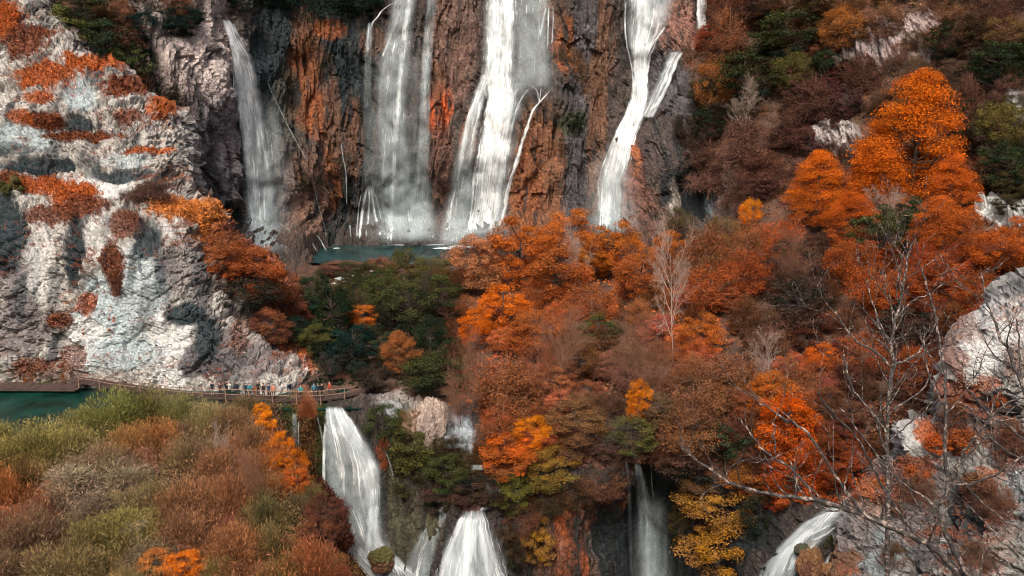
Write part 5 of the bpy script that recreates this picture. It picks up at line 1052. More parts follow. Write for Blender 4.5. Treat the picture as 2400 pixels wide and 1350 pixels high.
# -- lakeside flat in front: willow shrubs, reeds
PL([
 ('willow',270,960,80,62,(.19,.20,.055),'L','tallest green willow shrub at the back by the railing'),
 ('willow',350,950,66,52,(.18,.19,.06),'L','green willow shrub right of the tallest one by the railing'),
 ('willow',200,985,66,44,(.23,.22,.07),'L','yellow green shrub at the lake edge'),
 ('willow',430,960,60,46,(.22,.23,.08),'L','pale green shrub with silvery tips before the walkway'),
 ('willow',490,980,56,50,(.24,.23,.10),'L2','silvery green feathery shrub under the walkway'),
 ('willow',100,1040,90,56,'L2','L','olive yellow shrub mound beside the lake'),
 ('willow',20,1060,60,50,'L2','L','olive shrub at the left edge by the lake'),
 ('willow',170,1040,76,50,(.25,.20,.06),'L','golden olive shrub right of the lakeside mound'),
 ('willow',320,1030,70,46,(.30,.17,.05),'B','tan orange shrub behind the dark gap'),
 ('willow',370,1020,56,44,(.38,.15,.05),'B','bright tan orange shrub in the middle of the flat'),
 ('willow',545,985,56,50,(.28,.17,.085),'B','pinkish tan shrub under the walkway'),
 ('willow',590,1030,56,50,(.26,.155,.075),'B','pinkish brown shrub at the edge of the flat'),
 ('willow',250,1075,66,44,(.24,.13,.055),'L','rusty tan shrub left of the dark gap'),
 ('willow',440,1060,60,46,(.20,.15,.075),'L','dull brown olive shrub around the black sapling'),
 ('willow',530,1080,66,50,(.27,.125,.06),'B','rosy brown shrub right of the black sapling'),
 ('willow',600,1100,50,56,(.27,.14,.065),'B','rosy tan shrub near the orange bushes'),
 ('reed',160,1130,90,44,'W','T','left patch of pale drooping reeds among the shrubs'),
 ('reed',290,1110,80,40,'W','L','upper patch of pale drooping reeds in the middle'),
 ('reed',230,1190,70,44,(.22,.16,.11),'K','darker reed patch around the shaded hollow'),
 ('reed',350,1290,80,40,(.22,.17,.11),'K','low patch of grey reeds near the bottom'),
 ('willow',60,1110,40,60,'D','G2','dark shaded shrub at the left under the mound'),
 ('willow',20,1140,44,60,(.42,.15,.045),'B','orange shrub at the left edge'),
 ('willow',450,1160,90,56,(.27,.125,.055),'B','wide rosy brown shrub in the middle of the flat'),
 ('willow',540,1160,70,66,(.29,.125,.055),'B','rosy rust shrub with pale shoots behind the thin trunk'),
 ('willow',370,1160,66,46,(.19,.16,.065),'L','olive brown shrub right of the reeds'),
 ('willow',620,1200,56,60,(.16,.155,.06),'G2','green shrub near the edge above the wide cascade'),
 ('willow',300,1230,86,52,(.24,.20,.06),'L','broad golden olive shrub in the lower middle'),
 ('willow',210,1260,70,50,'L2','L','olive shrub left of the broad golden one'),
 ('willow',60,1240,90,70,(.17,.12,.065),'K','dull brown shrub at the lower left'),
 ('willow',440,1240,76,56,(.24,.12,.06),'B','brown shrub with pale twigs in the lower middle'),
 ('willow',550,1270,76,66,(.29,.12,.05),'B','rust shrub in the lower right of the flat'),
 ('willow',640,1270,50,56,(.17,.16,.055),'G2','green olive shrub behind the lowest rust shrub'),
 ('willow',730,1310,66,66,(.33,.115,.045),'B','rust red shrub at the bottom by the gorge edge'),
 ('willow',665,1340,56,50,(.22,.17,.055),'L','olive yellow shrub at the bottom edge of the frame'),
 ('willow',140,1320,100,56,(.21,.15,.06),'L','brown olive shrub at the bottom left'),
 ('willow',20,1330,60,50,(.22,.14,.07),'K','brown shrub in the bottom left corner'),
 ('maple',375,1325,50,32,(.58,.19,.045),'B2','salmon orange leafy bush at the bottom edge'),
 ('maple',440,1330,50,36,(.60,.16,.015),'O','vivid orange leafy bush at the bottom edge'),
 ('shrub',280,1345,50,20,(.42,.26,.05),'L','yellow leafy bush at the bottom edge'),
 ('willow',510,1335,56,40,'L2','L','olive shrub right of the vivid orange bush'),
 ('maple',625,1000,26,38,(.72,.24,.01),'O','golden orange leafy bush at the edge beside the mossy columns'),
 ('willow',665,1085,44,40,(.60,.18,.02),'O2','glowing orange feathery bush above the gorge edge'),
 ('willow',640,1055,36,36,(.52,.17,.02),'O2','orange feathery bush under the golden leafy one'),
 ('willow',690,1120,40,36,(.48,.12,.02),'R2','deep orange feathery bush at the gorge rim'),
 ('willow',650,1140,40,40,(.36,.13,.04),'R','rusty feathery bush left of the deep orange one'),
 ('willow',735,1165,40,44,(.20,.15,.05),'K','olive brown shrub at the gorge rim below the orange feathery ones'),
 ('maple',768,1215,48,56,(.13,.045,.028),'K','dark maroon leafy bush bulging over the gorge rim'),
 ('willow',700,1190,44,50,(.12,.07,.04),'K','dark brown shrub behind the maroon rim bush'),
 ('willow',800,1330,44,40,(.26,.13,.06),'L','tan brown shrub at the rim near the bottom edge'),
 ('maple',745,1255,44,40,(.17,.06,.03),'K','maroon brown bush lower on the gorge rim'),
 ('maple',655,1045,34,34,(.64,.19,.012),'O','bright orange leafy bush just below the golden orange one'),
 ('maple',682,1092,40,38,(.60,.17,.015),'O2','large bright orange leafy bush at the gorge rim'),
 ('maple',700,1135,36,34,(.46,.11,.02),'R2','burnt orange leafy bush low on the gorge rim'),
 ('maple',612,968,22,22,(.60,.22,.02),'O','little orange bush at the top of the gorge rim'),
 ('willow',580,950,50,28,'G2','G','dark green shrub right under the walkway'),
 ('willow',720,945,24,30,(.32,.10,.04),'R','rusty bush growing up against the walkway'),
 ('bare',300,1280,0.4,0.4,'T',None,'x') if False else ('snag',425,1045,26,44,'T',None,'black leafless sapling in the middle of the flat'),
 ('snag',558,1150,14,66,'T',None,'thin dark upright trunk among rosy shrubs'),
 ('fan',600,1150,34,60,'T',None,'pale fan of bare shoots beside the thin dark trunk'),
 ('bare',325,1265,40,30,'T',None,'pale fallen looking bare branches low in the flat'),
 ('bare',530,1060,26,50,'T',None,'curved pale bare stem right of the black sapling'),
], surf='p')
def zcolf(x, y, r):
    w = np.exp(-((ZB[:, 0] - x) ** 2 + (ZB[:, 1] - y) ** 2) / (2 * 45 ** 2)) + 1e-9; c = (ZB[:, 2:] * w[:, None]).sum(0) / w.sum()
    c = np.clip(c * (1 + .2 * r.randn()) * (1 + .08 * r.randn(3)), .004, .7); return tuple(c), tuple(c * .6)
fill([(-60,1010),(150,1010),(240,960),(560,960),(600,1010),(620,1160),(700,1220),(790,1300),(830,1440),(-60,1440)], 210, ['willow','willow','willow','willow','willow','reed'], zcolf, 'willow shrubs on the lakeside flat', 'one of the small twiggy shrubs filling the flat below the boardwalk', 26, 44, 21, surf='p', asp=.72, mind=.62)
# -- undergrowth: leaves nobody could count
def scatter(name, label, n, xy, surf, col, leaf, up, seed, asp=.5, rad=9, per=14, blades=False):
    r = np.random.RandomState(seed); x, y = xy(r, n); d = surf(x, y); p = P(x, y, d); c = np.stack([col(a, b, r) for a, b in zip(x, y)]) 
    k = per; idx = np.repeat(np.arange(len(x)), k); m = mpp(y, d)
    off = r.randn(len(idx), 3) * (rad * m[idx])[:, None] * [.6, .6, .45]; off[:, 2] = abs(off[:, 2]) * up; pos = p[idx] + off; pos[:, 1] -= .25
    nn = unit(r.randn(len(idx), 3) * .8 + [0, -.35, .9]); ax = unit(np.cross(nn, r.randn(len(idx), 3)))
    if blades: ax = unit(r.randn(len(idx), 3) * .6 + [0, -.5, -.2]); nn = unit(r.randn(len(idx), 3) + [0, -.4, 1])
    V, F = quads(pos, ax, nn, leaf * (.6 + .8 * r.rand(len(idx))), leaf * asp * (.6 + .8 * r.rand(len(idx))))
    cc = np.clip(c[idx] * (1 + .18 * r.randn(len(idx), 1)), .004, .8)
    me = mesh_np(name, V, F, [M['leafc']], fvar=r.rand(len(idx)), attrs={'Col': np.repeat(cc, 4, 0)})
    return link(name, me, kind='stuff', label=label)
def inpoly(poly, rockfree=True):
    def f(r, n):
        p = np.array(poly, float); x = p[:, 0].min() + np.ptp(p[:, 0]) * r.rand(n * 4); y = p[:, 1].min() + np.ptp(p[:, 1]) * r.rand(n * 4)
        k = poly_sd(x, y, poly) > 0
        if rockfree:
            i = np.clip(((x - gx[0]) / S).astype(int), 0, len(gx) - 1); j = np.clip(((y - gy[0]) / S).astype(int), 0, len(gy) - 1); k &= (RK.reshape(PX.shape)[j, i] < .6)
        return x[k][:n], y[k][:n]
    return f
zc1 = lambda x, y, r: np.array(zcol(x, y, r, .2)[0])
scatter('undergrowth', 'leafy undergrowth carpeting slope and valley between the trees', 7500, inpoly([(1580,-200),(2600,-200),(2600,1000),(1990,1200),(1750,1090),(1150,1100),(930,960),(700,900),(700,640),(1060,640),(1500,570),(1640,480)]), Dm, zc1, .22, 1.0, 31)
scatter('undergrowth', 'dark leafy growth on the cliff behind the buttress', 1500, inpoly([(120,-150),(520,-150),(560,30),(480,80),(420,240),(300,180),(140,60)], False), Dm, lambda x, y, r: np.array([(.03,.045,.03),(.06,.06,.03),(.10,.06,.04),(.02,.03,.025)][r.randint(4)]), .2, 1.0, 32)
scatter('foliage', 'dark greenery hanging from the cliff edges and ledges', 1000, inpoly([(530,-120),(900,-120),(900,30),(700,60),(640,20),(540,20)], False), Dv, lambda x, y, r: np.array([(.02,.035,.03),(.03,.045,.03)][r.randint(2)]), .2, 1.0, 33)
sel = np.where((qy > 38) & (qy < 97) & ((qx - edge) > -1.5) & ((qx - edge) < 9))[0]
def world_scatter(name, label, idx, n, cols, leaf, seed, up=.5):
    r = np.random.RandomState(seed); i = r.choice(idx, n); p = np.stack([qx[i], qy[i], h[i]], -1) + r.randn(n, 3) * [.3, .3, .05]; k = 12; q = np.repeat(p, k, 0) + r.randn(n * k, 3) * [.45, .45, .1]; q[:, 2] += up * r.rand(n * k) * np.clip((97 - q[:, 1]) / 14, .25, 1)
    if cols is None:
        keep_ = (pix(p)[0] > -80); 
    nn = unit(r.randn(n * k, 3) + [0, -.3, .8]); ax = unit(r.randn(n * k, 3) * .7 + [0, 0, .9]); V, F = quads(q, ax, nn, leaf * (.6 + .9 * r.rand(n * k)), leaf * (.12 if cols is None else .3) * (.6 + .8 * r.rand(n * k)))
    if cols is None:
        ux, uy = pix(p + [0, 0, 1.5]); w_ = np.exp(-((ZB[None, :, 0] - ux[:, None]) ** 2 + (ZB[None, :, 1] - uy[:, None]) ** 2) / (2 * 45 ** 2)) + 1e-9
        c = np.repeat((ZB[None, :, 2:] * w_[..., None]).sum(1) / w_.sum(1)[:, None] * (1 + .25 * r.randn(n, 1)), k, 0)
    else: c = np.repeat(np.array(cols)[r.randint(len(cols), size=n)] * (1 + .25 * r.randn(n, 1)), k, 0)
    return link(name, mesh_np(name, V, F, [M['leafc']], fvar=r.rand(n * k), attrs={'Col': np.repeat(np.clip(c, .005, .7), 4, 0)}), kind='stuff', label=label)
world_scatter('undergrowth', 'maroon and olive growth spilling over the gorge rim', sel, 5200, [(.12,.045,.03),(.07,.05,.025),(.10,.08,.03),(.16,.07,.035)], .17, 51, .7)
world_scatter('grass', 'tall dry grass and shoots between the shrubs of the flat', np.where((qy > 52) & (qy < 95) & ((qx - edge) < 0) & (h > 26))[0], 11000, None, .20, 52, 2.6)
def cliffpts(r, n):
    x = 400 + 1250 * r.rand(n * 9); y = -150 + 740 * r.rand(n * 9); k = fbm(A3(x / 70, y / 90, 0 * x), 3, 77) > .16
    for x0, x1 in ((520, 660), (845, 1035), (1040, 1310), (1390, 1600)): k &= ~((x > x0) & (x < x1) & (r.rand(len(x)) < .93))
    return x[k][:n], y[k][:n]
scatter('foliage', 'dark moss and hanging plants on the cliff between the high falls', 2600, cliffpts, Dv, lambda x, y, r: np.array([(.035,.04,.022),(.05,.04,.025),(.022,.03,.024),(.12,.06,.03)][r.randint(4)]), .17, .6, 36, asp=.35, rad=11, per=13)
# rust moss and dry grass tufts on the pale rock, blades standing off the stone
def moss_on(rm, name, label, n, seed, L=.22):
    o, R, q, nn, x, y, ms, sd_ = rm; r = np.random.RandomState(seed); p = ms * (sd_ > 6); i = r.choice(len(q), n, p=p / p.sum())
    cols = np.array([a.vector[:3] if False else (0, 0, 0) for a in []]) if False else None
    at = np.empty(len(o.data.vertices) * 4, np.float32); o.data.attributes['Col'].data.foreach_get('color', at); bc = at.reshape(-1, 4)[i, :3]
    pos = q[i] + r.randn(n, 3) * .12 + nn[i] * .10; ax = unit(nn[i] * .6 + r.randn(n, 3) * .5 + [0, 0, -.1]); nr = unit(r.randn(n, 3) + [0, -.3, 1])
    V, F = quads(pos, ax, nr, L * (.5 + r.rand(n)), L * .28 * (.6 + .8 * r.rand(n)))
    cc = np.clip(bc * (1.0 + .35 * r.randn(n, 1)), .01, .8)
    return link(name, mesh_np(name, V, F, [M['leafc']], fvar=r.rand(n), attrs={'Col': np.repeat(cc, 4, 0)}), kind='stuff', label=label)
moss_on(but, 'moss', 'rust orange moss and dry grass on the pale buttress', 42000, 41)
moss_on(rrk, 'moss', 'rust moss and dry grass on the right rock outcrop', 9000, 42, .14)
# moss fringe on the barrier columns
scatter('moss', 'green brown hanging moss on the columns beside the wide cascade', 1500, inpoly([(625,945),(765,945),(762,1180),(700,1150),(640,1100)], False), Dv, lambda x, y, r: np.array((.16,.08,.035) if 700 < x < 745 else (.075,.08,.03)) * (1 + .3 * r.randn()), .13, .5, 34, asp=.25, blades=True)
scatter('moss', 'rust red moss on the mound at the gorge rim', 1200, inpoly([(700,1150),(750,1120),(800,1180),(826,1270),(800,1300),(760,1270),(720,1210)], False), lambda x, y: Dv(x, y) - 2.5, lambda x, y, r: np.array((.13,.045,.03)) * (1 + .3 * r.randn()), .13, .8, 35)
# ------------------------------------------------------------------ boardwalk
PATH = [(165,893,101),(230,902,100.5),(300,914,99.5),(370,922,98.5),(440,930,97.2),(500,932,97),(600,936,96.6),(650,938,96.4),(700,939,96.3),(750,938,96.5),(800,932,97.4),(840,924,98.8),(880,912,101),(915,901,103)]
pa = np.array(PATH, float); pw = P(pa[:, 0], pa[:, 1], pa[:, 2])
def resample(p, step):
    L = np.r_[0, np.cumsum(np.linalg.norm(np.diff(p, axis=0), axis=1))]; t = np.arange(0, L[-1], step)
    return np.stack([np.interp(t, L, p[:, k]) for k in range(3)], -1)
for _ in range(2):
    pw = np.concatenate([pw[:1], (pw[:-1] * .75 + pw[1:] * .25), (pw[:-1] * .25 + pw[1:] * .75), pw[-1:]])[np.argsort(np.r_[0, np.arange(len(pw) - 1) + .3, np.arange(len(pw) - 1) + .7, len(pw)])]
pf = resample(pw, .25); tg = unit(np.gradient(pf, axis=0) * [1, 1, 0]); nb = np.stack([-tg[:, 1], tg[:, 0], 0 * tg[:, 0]], -1)   # towards the back
def box(sx, sy, sz, bev=0.0):
    x, y, z = sx / 2, sy / 2, sz / 2; v = np.array([(a * x, b * y, c * z) for c in (-1, 1) for b in (-1, 1) for a in (-1, 1)])
    return v, np.array([[0, 2, 3, 1], [4, 5, 7, 6], [0, 1, 5, 4], [2, 6, 7, 3], [0, 4, 6, 2], [1, 3, 7, 5]])
def boardwalk(label, pf, tg, nb, width, rail=True, seed=5):
    r = np.random.RandomState(seed); base = pf[len(pf) // 2]; t = thing('boardwalk', label, 'boardwalk', base)
    pm = mesh_np('plank', *box(.215, width, .05), [M['wood']])
    for a, b, n in zip(pf, tg, nb):
        o = link('plank', pm, t); o.location = Vector(a + n * (width / 2 + .03 * r.randn()) + [0, 0, .012 * r.randn()]) - Vector(base)
        o.rotation_euler = (0.015 * r.randn(), .02 * r.randn(), math.atan2(b[1], b[0]) + .03 * r.randn())
    for off in (.12, width - .12):
        q = pf + nb * off - [0, 0, .13]; s = link('beam', mesh_np('beam', *tubes([(q[::4] - base, np.full(len(q[::4]), .10))], 6), [M['wood']]), t)
    if not rail: return t
    for side in (0,):
        q = pf + nb * (.04 if side == 0 else width - .04)
        idx = list(range(4, len(q), 11)); k = 0
        for i in idx:
            lean = r.randn(2) * .05; p = q[i] - base
            link('post', mesh_np('post', *tubes([(np.array([p + [0, 0, -.75], p + [lean[0] * .5, lean[1] * .5, .4], p + [lean[0], lean[1], 1.17 + .06 * r.randn()]]), [.075, .07, .062])], 7), [M['rail']]), t)
        for hgt, rr in ((1.04, .048), (.52, .042)):
            for i, j in zip(idx[:-1], idx[1:]):
                a, b = q[i] - base, q[j] - base; m = (a + b) / 2 + [0, 0, .04 * r.randn()]
                e = unit(b - a) * .12
                link('handrail' if hgt > 1 else 'lower_rail', mesh_np('rail', *tubes([(np.array([a - e, m, b + e]) + [0, -.07, hgt + .02 * r.randn()], [rr, rr * .95, rr * .85])], 7), [M['rail']]), t)
    return t
boardwalk('long wooden boardwalk with log railings crossing below the pale cliff', pf, tg, nb, 1.7)
dq = resample(P([-60, 60, 150, 182], [913, 913, 914, 914], [Yat(913, 26.15), Yat(913, 26.15), Yat(914, 26.15), Yat(914, 26.15)]), .25); dt = unit(np.gradient(dq, axis=0)); dn = np.stack([-dt[:, 1], dt[:, 0], 0 * dt[:, 0]], -1)
boardwalk('low wooden jetty without railing over the teal lake', dq, dt, dn, 2.9, rail=False, seed=6)
# ------------------------------------------------------------------ people
CL = {}
def cloth(name, c):
    c = tuple(v * (.5 if name != 'skin' else 1) for v in c)
    k = (name, c)
    if k not in CL: CL[k] = plain_mat(name, c, .85, .12, 9.0)
    return CL[k]
SKIN = (.48, .28, .20)
def person_mesh(pose, jacket, legs, bulk=1.0):
    """one continuous skinned figure, feet at the origin, facing -Y (towards the camera) before turning"""
    J = {'pel': (0, 0, .94, .135), 'wst': (0, .0, 1.10, .125), 'chs': (0, .0, 1.32, .155), 'nek': (0, 0, 1.48, .062), 'hd0': (0, -.015, 1.56, .075), 'hd1': (0, -.02, 1.66, .098), 'hd2': (0, -.01, 1.74, .072)}
    st = .22 if pose == 'stride' else .03
    for s, g in (('l', -1), ('r', 1)):
        f = st * g
        J['hip' + s] = (g * .095, 0, .88, .095); J['kne' + s] = (g * .10, f * .6 - .02, .49, .062); J['ank' + s] = (g * .10, f * 1.3, .09, .043); J['toe' + s] = (g * .115, f * 1.3 - .15, .045, .036)
        J['sho' + s] = (g * .185, 0, 1.40, .068)
        if pose == 'lean': el, wr, ha = (g * .25, -.13, 1.18, .048), (g * .18, -.36, 1.08, .034), (g * .15, -.44, 1.07, .03)
        elif pose == 'photo': el, wr, ha = (g * .24, -.14, 1.22, .048), (g * .08, -.34, 1.46, .034), (g * .04, -.38, 1.52, .03)
        else: el, wr, ha = (g * .25, -f * .4 + .02, 1.14, .048), (g * .27, -f * .9 - .06, .90, .034), (g * .27, -f * 1.0 - .08, .81, .03)
        J['elb' + s], J['wri' + s], J['han' + s] = el, wr, ha
    E = [('pel', 'wst'), ('wst', 'chs'), ('chs', 'nek'), ('nek', 'hd0'), ('hd0', 'hd1'), ('hd1', 'hd2')]
    for s in 'lr': E += [('pel', 'hip' + s), ('hip' + s, 'kne' + s), ('kne' + s, 'ank' + s), ('ank' + s, 'toe' + s), ('chs', 'sho' + s), ('sho' + s, 'elb' + s), ('elb' + s, 'wri' + s), ('wri' + s, 'han' + s)]
    ks = list(J); me = bpy.data.meshes.new('person'); me.from_pydata([J[k][:3] for k in ks], [(ks.index(a), ks.index(b)) for a, b in E], [])
    o = bpy.data.objects.new('tmp', me); COL.objects.link(o); sk = o.modifiers.new('s', 'SKIN'); ss = o.modifiers.new('u', 'SUBSURF'); ss.levels = 1; ss.render_levels = 1
    if not me.skin_vertices: me.skin_vertices.new() if hasattr(me.skin_vertices, 'new') else None
    for i, k in enumerate(ks):
        b = bulk if k in ('wst', 'chs', 'pel') or k[:3] in ('sho', 'elb') else 1
        me.skin_vertices[0].data[i].radius = (J[k][3] * b * (1.15 if k in ('chs', 'pel', 'wst') else 1), J[k][3] * b); me.skin_vertices[0].data[i].use_root = (k == 'pel')
    dg = bpy.context.evaluated_depsgraph_get(); dg.update(); m2 = bpy.data.meshes.new_from_object(o.evaluated_get(dg)); bpy.data.objects.remove(o)
    for mt in (cloth('skin', SKIN), cloth('jacket', jacket), cloth('trousers', legs), cloth('shoes', (.06, .05, .05))): m2.materials.append(mt)
    hands = [np.array(J['han' + s][:3]) for s in 'lr']; wr = [np.array(J['wri' + s][:3]) for s in 'lr']
    for p in m2.polygons:
        c = np.array(p.center); dh = min(np.linalg.norm(c - h) for h in hands)
        p.material_index = 0 if (c[2] > 1.485 and abs(c[0]) < .13 and dh > .07) or dh < .085 else (3 if c[2] < .10 else (2 if c[2] < .90 and abs(c[0]) < .215 else 1)); p.use_smooth = True
    bm = bmesh.new(); bm.from_mesh(m2)      # five fingers on each hand
    for h, w in zip(hands, wr):
        d = unit(h - w); sd_ = unit(np.cross(d, [0, 0, 1.0]) + [0, 0, .01])
        for k, (o_, L) in enumerate([(-.024, .06), (-.008, .075), (.008, .08), (.024, .07), (.036, .045)]):
            a = h + sd_ * o_; q = np.array([a, a + d * L * .6 + [0, 0, -.01], a + d * L + [0, 0, -.03]])
            V_, F_ = tubes([(q, [.009, .008, .006])], 4); vs = [bm.verts.new(v) for v in V_]
            for f in F_: bm.faces.new([vs[i] for i in f])
    bm.to_mesh(m2); bm.free()
    return m2, J
def blob(name, loc, sc, mat, parent, cut=None):
    bm = bmesh.new(); bmesh.ops.create_icosphere(bm, subdivisions=2, radius=1)
    for v in bm.verts:
        if cut is not None and v.co.z < cut: v.co.z = cut + (v.co.z - cut) * .2
        v.co = Vector((v.co.x * sc[0], v.co.y * sc[1], v.co.z * sc[2])) + Vector(loc)
    me = bpy.data.meshes.new(name); bm.to_mesh(me); bm.free(); me.materials.append(mat)
    for p in me.polygons: p.use_smooth = True
    return link(name, me, parent)
PPL = [(493,'stand',(.02,.022,.03),(.55,.50,.46),0,0,'person in dark jacket and pale trousers, first at the left end'),
 (514,'lean',(.10,.05,.04),(.03,.03,.04),20,0,'person in brown top standing beside the one in pale trousers'),
 (523,'stand',(.015,.018,.022),(.02,.02,.025),160,0,'person all in black left of the one in white'),
 (536,'photo',(.78,.77,.74),(.04,.04,.05),-20,1,'person in white top and pale hat holding something up'),
 (548,'stand',(.03,.04,.05),(.10,.09,.09),10,0,'person in dark blue right of the one in white'),
 (574,'stand',(.02,.04,.06),(.03,.03,.04),170,0,'person in dark navy touching shoulders with the teal jacket'),
 (583,'lean',(.04,.28,.34),(.03,.04,.06),0,2,'person in teal jacket with backpack leaning on the rail'),
 (598,'stand',(.05,.035,.03),(.04,.04,.05),30,1,'person with tan hat and dark brown jacket'),
 (612,'stand',(.04,.02,.02),(.03,.03,.03),-30,0,'person in maroon left of the orange child'),
 (622,'child',(.62,.22,.14),(.45,.16,.12),0,0,'small child in orange suit at the railing'),
 (629,'stand',(.03,.06,.12),(.03,.03,.04),20,3,'person with blue cap behind the two orange jackets'),
 (638,'lean',(.75,.28,.18),(.06,.05,.05),0,1,'person in salmon orange jacket leaning on the rail'),
 (673,'stride',(.015,.025,.05),(.26,.21,.19),80,2,'tallest person, navy jacket and tan trousers, walking alone'),
 (703,'lean',(.07,.33,.36),(.02,.025,.035),0,0,'person in light teal jacket leaning on the rail alone'),
 (738,'stand',(.10,.28,.38),(.03,.03,.04),15,3,'person in sky blue jacket and dark cap'),
 (746,'stand',(.02,.04,.06),(.03,.03,.03),200,0,'person in dark navy close behind the sky blue jacket'),
 (755,'stand',(.015,.015,.02),(.04,.04,.04),-20,0,'person in black between the sky blue and red jackets'),
 (776,'stand',(.55,.10,.05),(.05,.05,.06),-30,0,'person in red jacket, last at the right end')]
pxs, _ = pix(pf)
for i, (x, pose, jk, lg, rz, hat, lab) in enumerate(PPL):
    j = int(np.argmin(abs(pxs - x))); back = (.38 if pose in ('lean',) else .55 + .5 * ((i * 7) % 5) / 4)
    p = pf[j] + nb[j] * back + [0, 0, .03]; t = thing('person', lab, 'person', p, 'visitors on the boardwalk'); sc = .62 if pose == 'child' else (1.06 if pose == 'stride' else .96 + .02 * (i % 4))
    t.scale = (sc,) * 3; t.rotation_euler = (0, 0, math.radians(rz))
    m2, J = person_mesh('stand' if pose == 'child' else pose, jk, lg, 1.06); link('body', m2, t)
    hc = [(.03, .02, .015), (.12, .06, .03), (.02, .018, .015), (.25, .15, .08)][i % 4]
    blob('hair', (0, .018, 1.685), (.094, .105, .098), cloth('hair', hc), t, cut=-.25)
    if hat == 1: blob('hat', (0, -.02, 1.74), (.15, .16, .075), cloth('hat', (.6, .52, .42)), t, cut=-.1)
    if hat == 3: blob('cap', (0, -.03, 1.73), (.105, .135, .065), cloth('cap', (.03, .07, .16)), t, cut=-.1)
    if hat == 2: blob('backpack', (0, .20, 1.24), (.15, .10, .22), cloth('backpack', (.03, .12, .16)), t)
# ------------------------------------------------------------------ bare trees close to the camera
mb, nt, ns, ls, out = newmat('mottled_bark')
tc = N(ns, 'ShaderNodeTexCoord'); n1 = N(ns, 'ShaderNodeTexNoise', i_Scale=9.0, i_Detail=5, i_Roughness=.7); ls.new(tc.outputs['Object'], n1.inputs['Vector'])
cr = N(ns, 'ShaderNodeValToRGB'); ls.new(n1.outputs['Fac'], cr.inputs[0]); e = cr.color_ramp.elements; e[0].position = .42; e[0].color = (.022, .018, .017, 1); e[1].position = .60; e[1].color = (.27, .205, .17, 1)
k = cr.color_ramp.elements.new(.54); k.color = (.055, .042, .036, 1)
bs = N(ns, 'ShaderNodeBsdfPrincipled'); bs.inputs['Roughness'].default_value = .8; ls.new(cr.outputs[0], bs.inputs['Base Color'])
bp = N(ns, 'ShaderNodeBump', i_Strength=.5, i_Distance=.02); ls.new(n1.outputs['Fac'], bp.inputs['Height']); ls.new(bp.outputs[0], bs.inputs['Normal']); ls.new(bs.outputs[0], out.inputs[0]); M['mbark'] = mb
def smooth_pts(p, n=2):
    for _ in range(n):
        p = np.concatenate([p[:1], np.stack([p[:-1] * .75 + p[1:] * .25, p[:-1] * .25 + p[1:] * .75], 1).reshape(-1, p.shape[1]), p[-1:]])
    return p
def near_tree(label, limbs, dist, seed, twig=1.0):
    """limbs: (picture points, width at start px, width at end px, depth change)"""
    r = np.random.RandomState(seed); root = P(limbs[0][0][0][0], limbs[0][0][0][1], dist); t = thing('bare_tree', label, 'tree', root)
    tw = []
    for li, (pts, w0, w1, dd) in enumerate(limbs):
        a = np.array(pts, float); n = len(a); Y = dist + np.cumsum(np.r_[0, np.full(n - 1, dd / max(n - 1, 1))]) + (0 if li == 0 else .12 * r.randn())
        q = P(a[:, 0], a[:, 1], Y); q = smooth_pts(q, 2); q += .012 * r.randn(*q.shape); m = mpp(700, dist); rad = np.linspace(w0 * .95, w1 * .95, len(q)) * m / 2 * (1 + .10 * r.randn(len(q)))
        link('trunk' if li == 0 else 'limb', mesh_np('limb', *tubes([(q - root, rad)], 8), [M['mbark']], smooth=True), t)
        def shoot(p, d, L, rd, lv):
            k = 6; pp = [p]; d = unit(d); cv = r.randn(3) * .22 + np.array([0, 0, .10])
            for i in range(k):
                d = unit(d + cv * .5 + r.randn(3) * .09 + np.array([0, -.0, .05])); pp.append(pp[-1] + d * L / k)
            pp = np.array(pp); tw.append((pp - root, np.maximum(rd * np.linspace(1, .3, k + 1), m * .52)))
            if lv < 2:
                for i in range(r.randint(1, 4) if lv == 0 else r.randint(0, 3)):
                    j = r.randint(1, k); s = r.randn(3) * [1, .5, 1]; shoot(pp[j], d + unit(s) * .75, L * (.35 + .3 * r.rand()), rd * .6, lv + 1)
        Ls = np.linalg.norm(np.diff(q, axis=0), axis=1).sum(); cnt = int(Ls / .62 * twig)
        for c in range(cnt):
            f = (.12 + .88 * (c + r.rand()) / max(cnt, 1)) * (len(q) - 1); j = min(int(f), len(q) - 2); p = q[j] + (q[j + 1] - q[j]) * (f - j); tg_ = unit(q[j + 1] - q[j])
            side = unit(np.array([tg_[2], 0, -tg_[0]]) * (1 if r.rand() < .5 else -1) + r.randn(3) * [.2, .6, .2]); 
            if side[2] < -.3 and r.rand() < .6: side[2] *= -1
            shoot(p, tg_ * .9 + side * .75, (.5 + .9 * r.rand()) * dist / 14, min(rad[j] * .5, 5.0 * m / 2), 0)
    if tw: link('twigs', mesh_np('twigs', *tubes(tw, 5), [M['mbark']], smooth=True), t, kind='stuff')
    return t
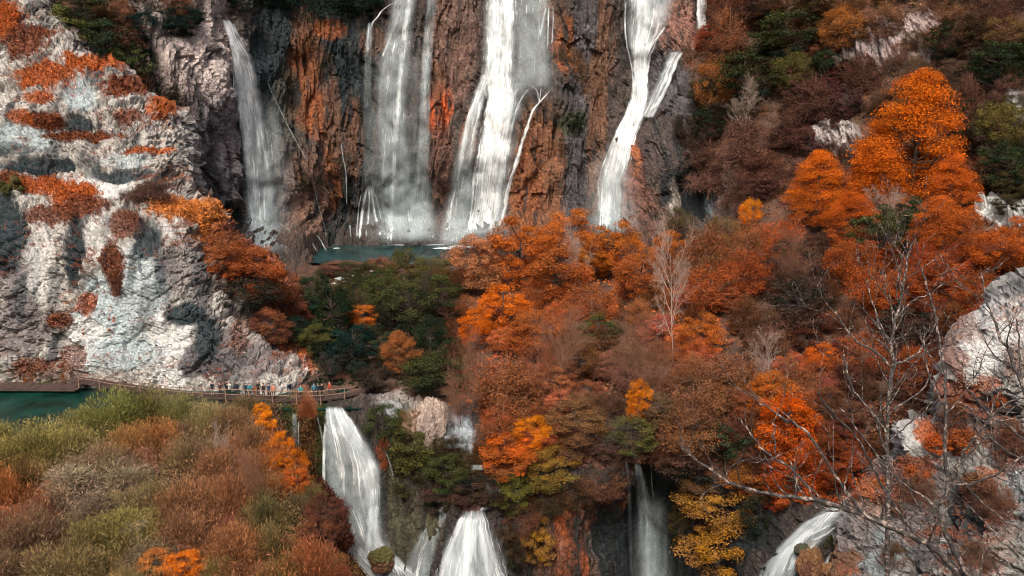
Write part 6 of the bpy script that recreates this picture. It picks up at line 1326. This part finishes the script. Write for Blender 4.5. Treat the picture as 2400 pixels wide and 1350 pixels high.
near_tree('nearest bare tree whose long mottled limbs sweep from the lower right corner', [
 ([(2560,2500),(2480,1900),(2380,1520),(2300,1400),(2224,1319),(2182,1277),(2115,1246),(2063,1225),(2001,1199),(1959,1184),(1897,1168),(1830,1163),(1752,1148),(1700,1127),(1660,1097),(1625,1075),(1597,1050)],26,4,1.5),
 ([(2300,1400),(2250,1320),(2223,1262),(2198,1194),(2218,1158),(2226,1132),(2211,1065),(2218,961),(2218,909),(2211,857),(2198,780),(2187,717),(2170,670),(2160,630)],15,4,1.2),
 ([(2063,1225),(2032,1210),(1980,1153),(1944,1091),(1907,1034),(1892,1008),(1830,977),(1804,956),(1767,935),(1757,920)],9,3,.9),
 ([(1907,1168),(1871,1111),(1804,1065),(1778,1044),(1752,1008),(1731,977)],7,3,.6),
 ([(2141,1246),(2104,1194),(2063,1132),(2037,1080),(2011,1023),(1964,982),(1928,940),(1918,920)],8,3,-.8),
 ([(2198,1194),(2167,1163),(2125,1143),(2084,1106),(2052,1060),(2006,1003),(1970,956)],7,3,.6),
 ([(2226,1132),(2270,1137),(2322,1117),(2374,1085),(2430,1050)],8,4,-.5),
 ([(2226,1132),(2250,1075),(2260,1054),(2312,992),(2343,951),(2400,930),(2450,925)],8,5,-.5),
 ([(1980,1153),(1985,1110),(1998,1080),(1996,1030)],4,2,.2),([(1815,1063),(1816,1010),(1813,985)],5,3,.1),([(1865,1160),(1868,1110),(1850,1080)],4,3,.1),([(2218,961),(2180,890),(2165,830),(2170,770)],5,3,.3)], 13.5, 1, 1.0)
near_tree('upright bare tree with dark trunk behind the nearest limbs', [
 ([(2100,2300),(2090,1700),(2080,1350),(2081,1096),(2078,1013),(2086,883),(2099,847),(2084,805),(2102,743),(2115,681),(2125,630),(2128,590)],15,4,2.0),
 ([(2094,961),(2141,930),(2167,909),(2182,878)],6,3,.6),([(2086,857),(2052,821),(2011,805),(1990,780),(1964,743),(1959,728)],7,3,.8),([(2089,857),(2130,842),(2167,816),(2155,775)],6,3,.6),
 ([(2078,1013),(2040,960),(2005,925),(1985,880),(1978,830)],6,3,1.),([(2084,805),(2065,760),(2040,700),(2030,650)],5,3,.4),([(2102,743),(2140,700),(2180,690),(2215,660)],4,2,.4),([(2080,1040),(2120,1000),(2160,975),(2185,940)],4,2,.5)], 24.0, 2, .9)
near_tree('bare tree at the right edge with thin branches crossing the pale rock', [
 ([(2700,2300),(2600,1700),(2480,1200),(2400,909),(2364,826),(2322,743),(2312,702),(2300,640)],14,3,1.),
 ([(2480,1200),(2420,1090),(2330,1040),(2290,980),(2250,940)],7,3,.5),([(2400,909),(2385,850),(2390,780),(2375,720)],5,3,.3),([(2440,1060),(2380,1010),(2300,960),(2262,900),(2255,850)],6,3,.3),
 ([(2520,1340),(2440,1260),(2370,1230),(2300,1180),(2250,1120)],8,3,.4),([(2540,1420),(2430,1350),(2350,1270),(2310,1230)],7,3,.4)], 11.0, 3, .8)
# the bank the near trees grow on, below the picture
bx, by = np.meshgrid(np.arange(-6, 22, .7), np.arange(1, 30, .7)); bxf, byf = bx.ravel(), by.ravel()
link('bank', mesh_np('bank', A3(bxf, byf, 56.5 - 1.12 * byf + .5 * noise(A3(bxf / 3, byf / 3, 0 * bxf), 8)), gridfaces(*bx.shape)[:, ::-1], [M['soil']], cols=np.full((bxf.size, 3), .06)), kind='structure', label='steep bank below the viewpoint')
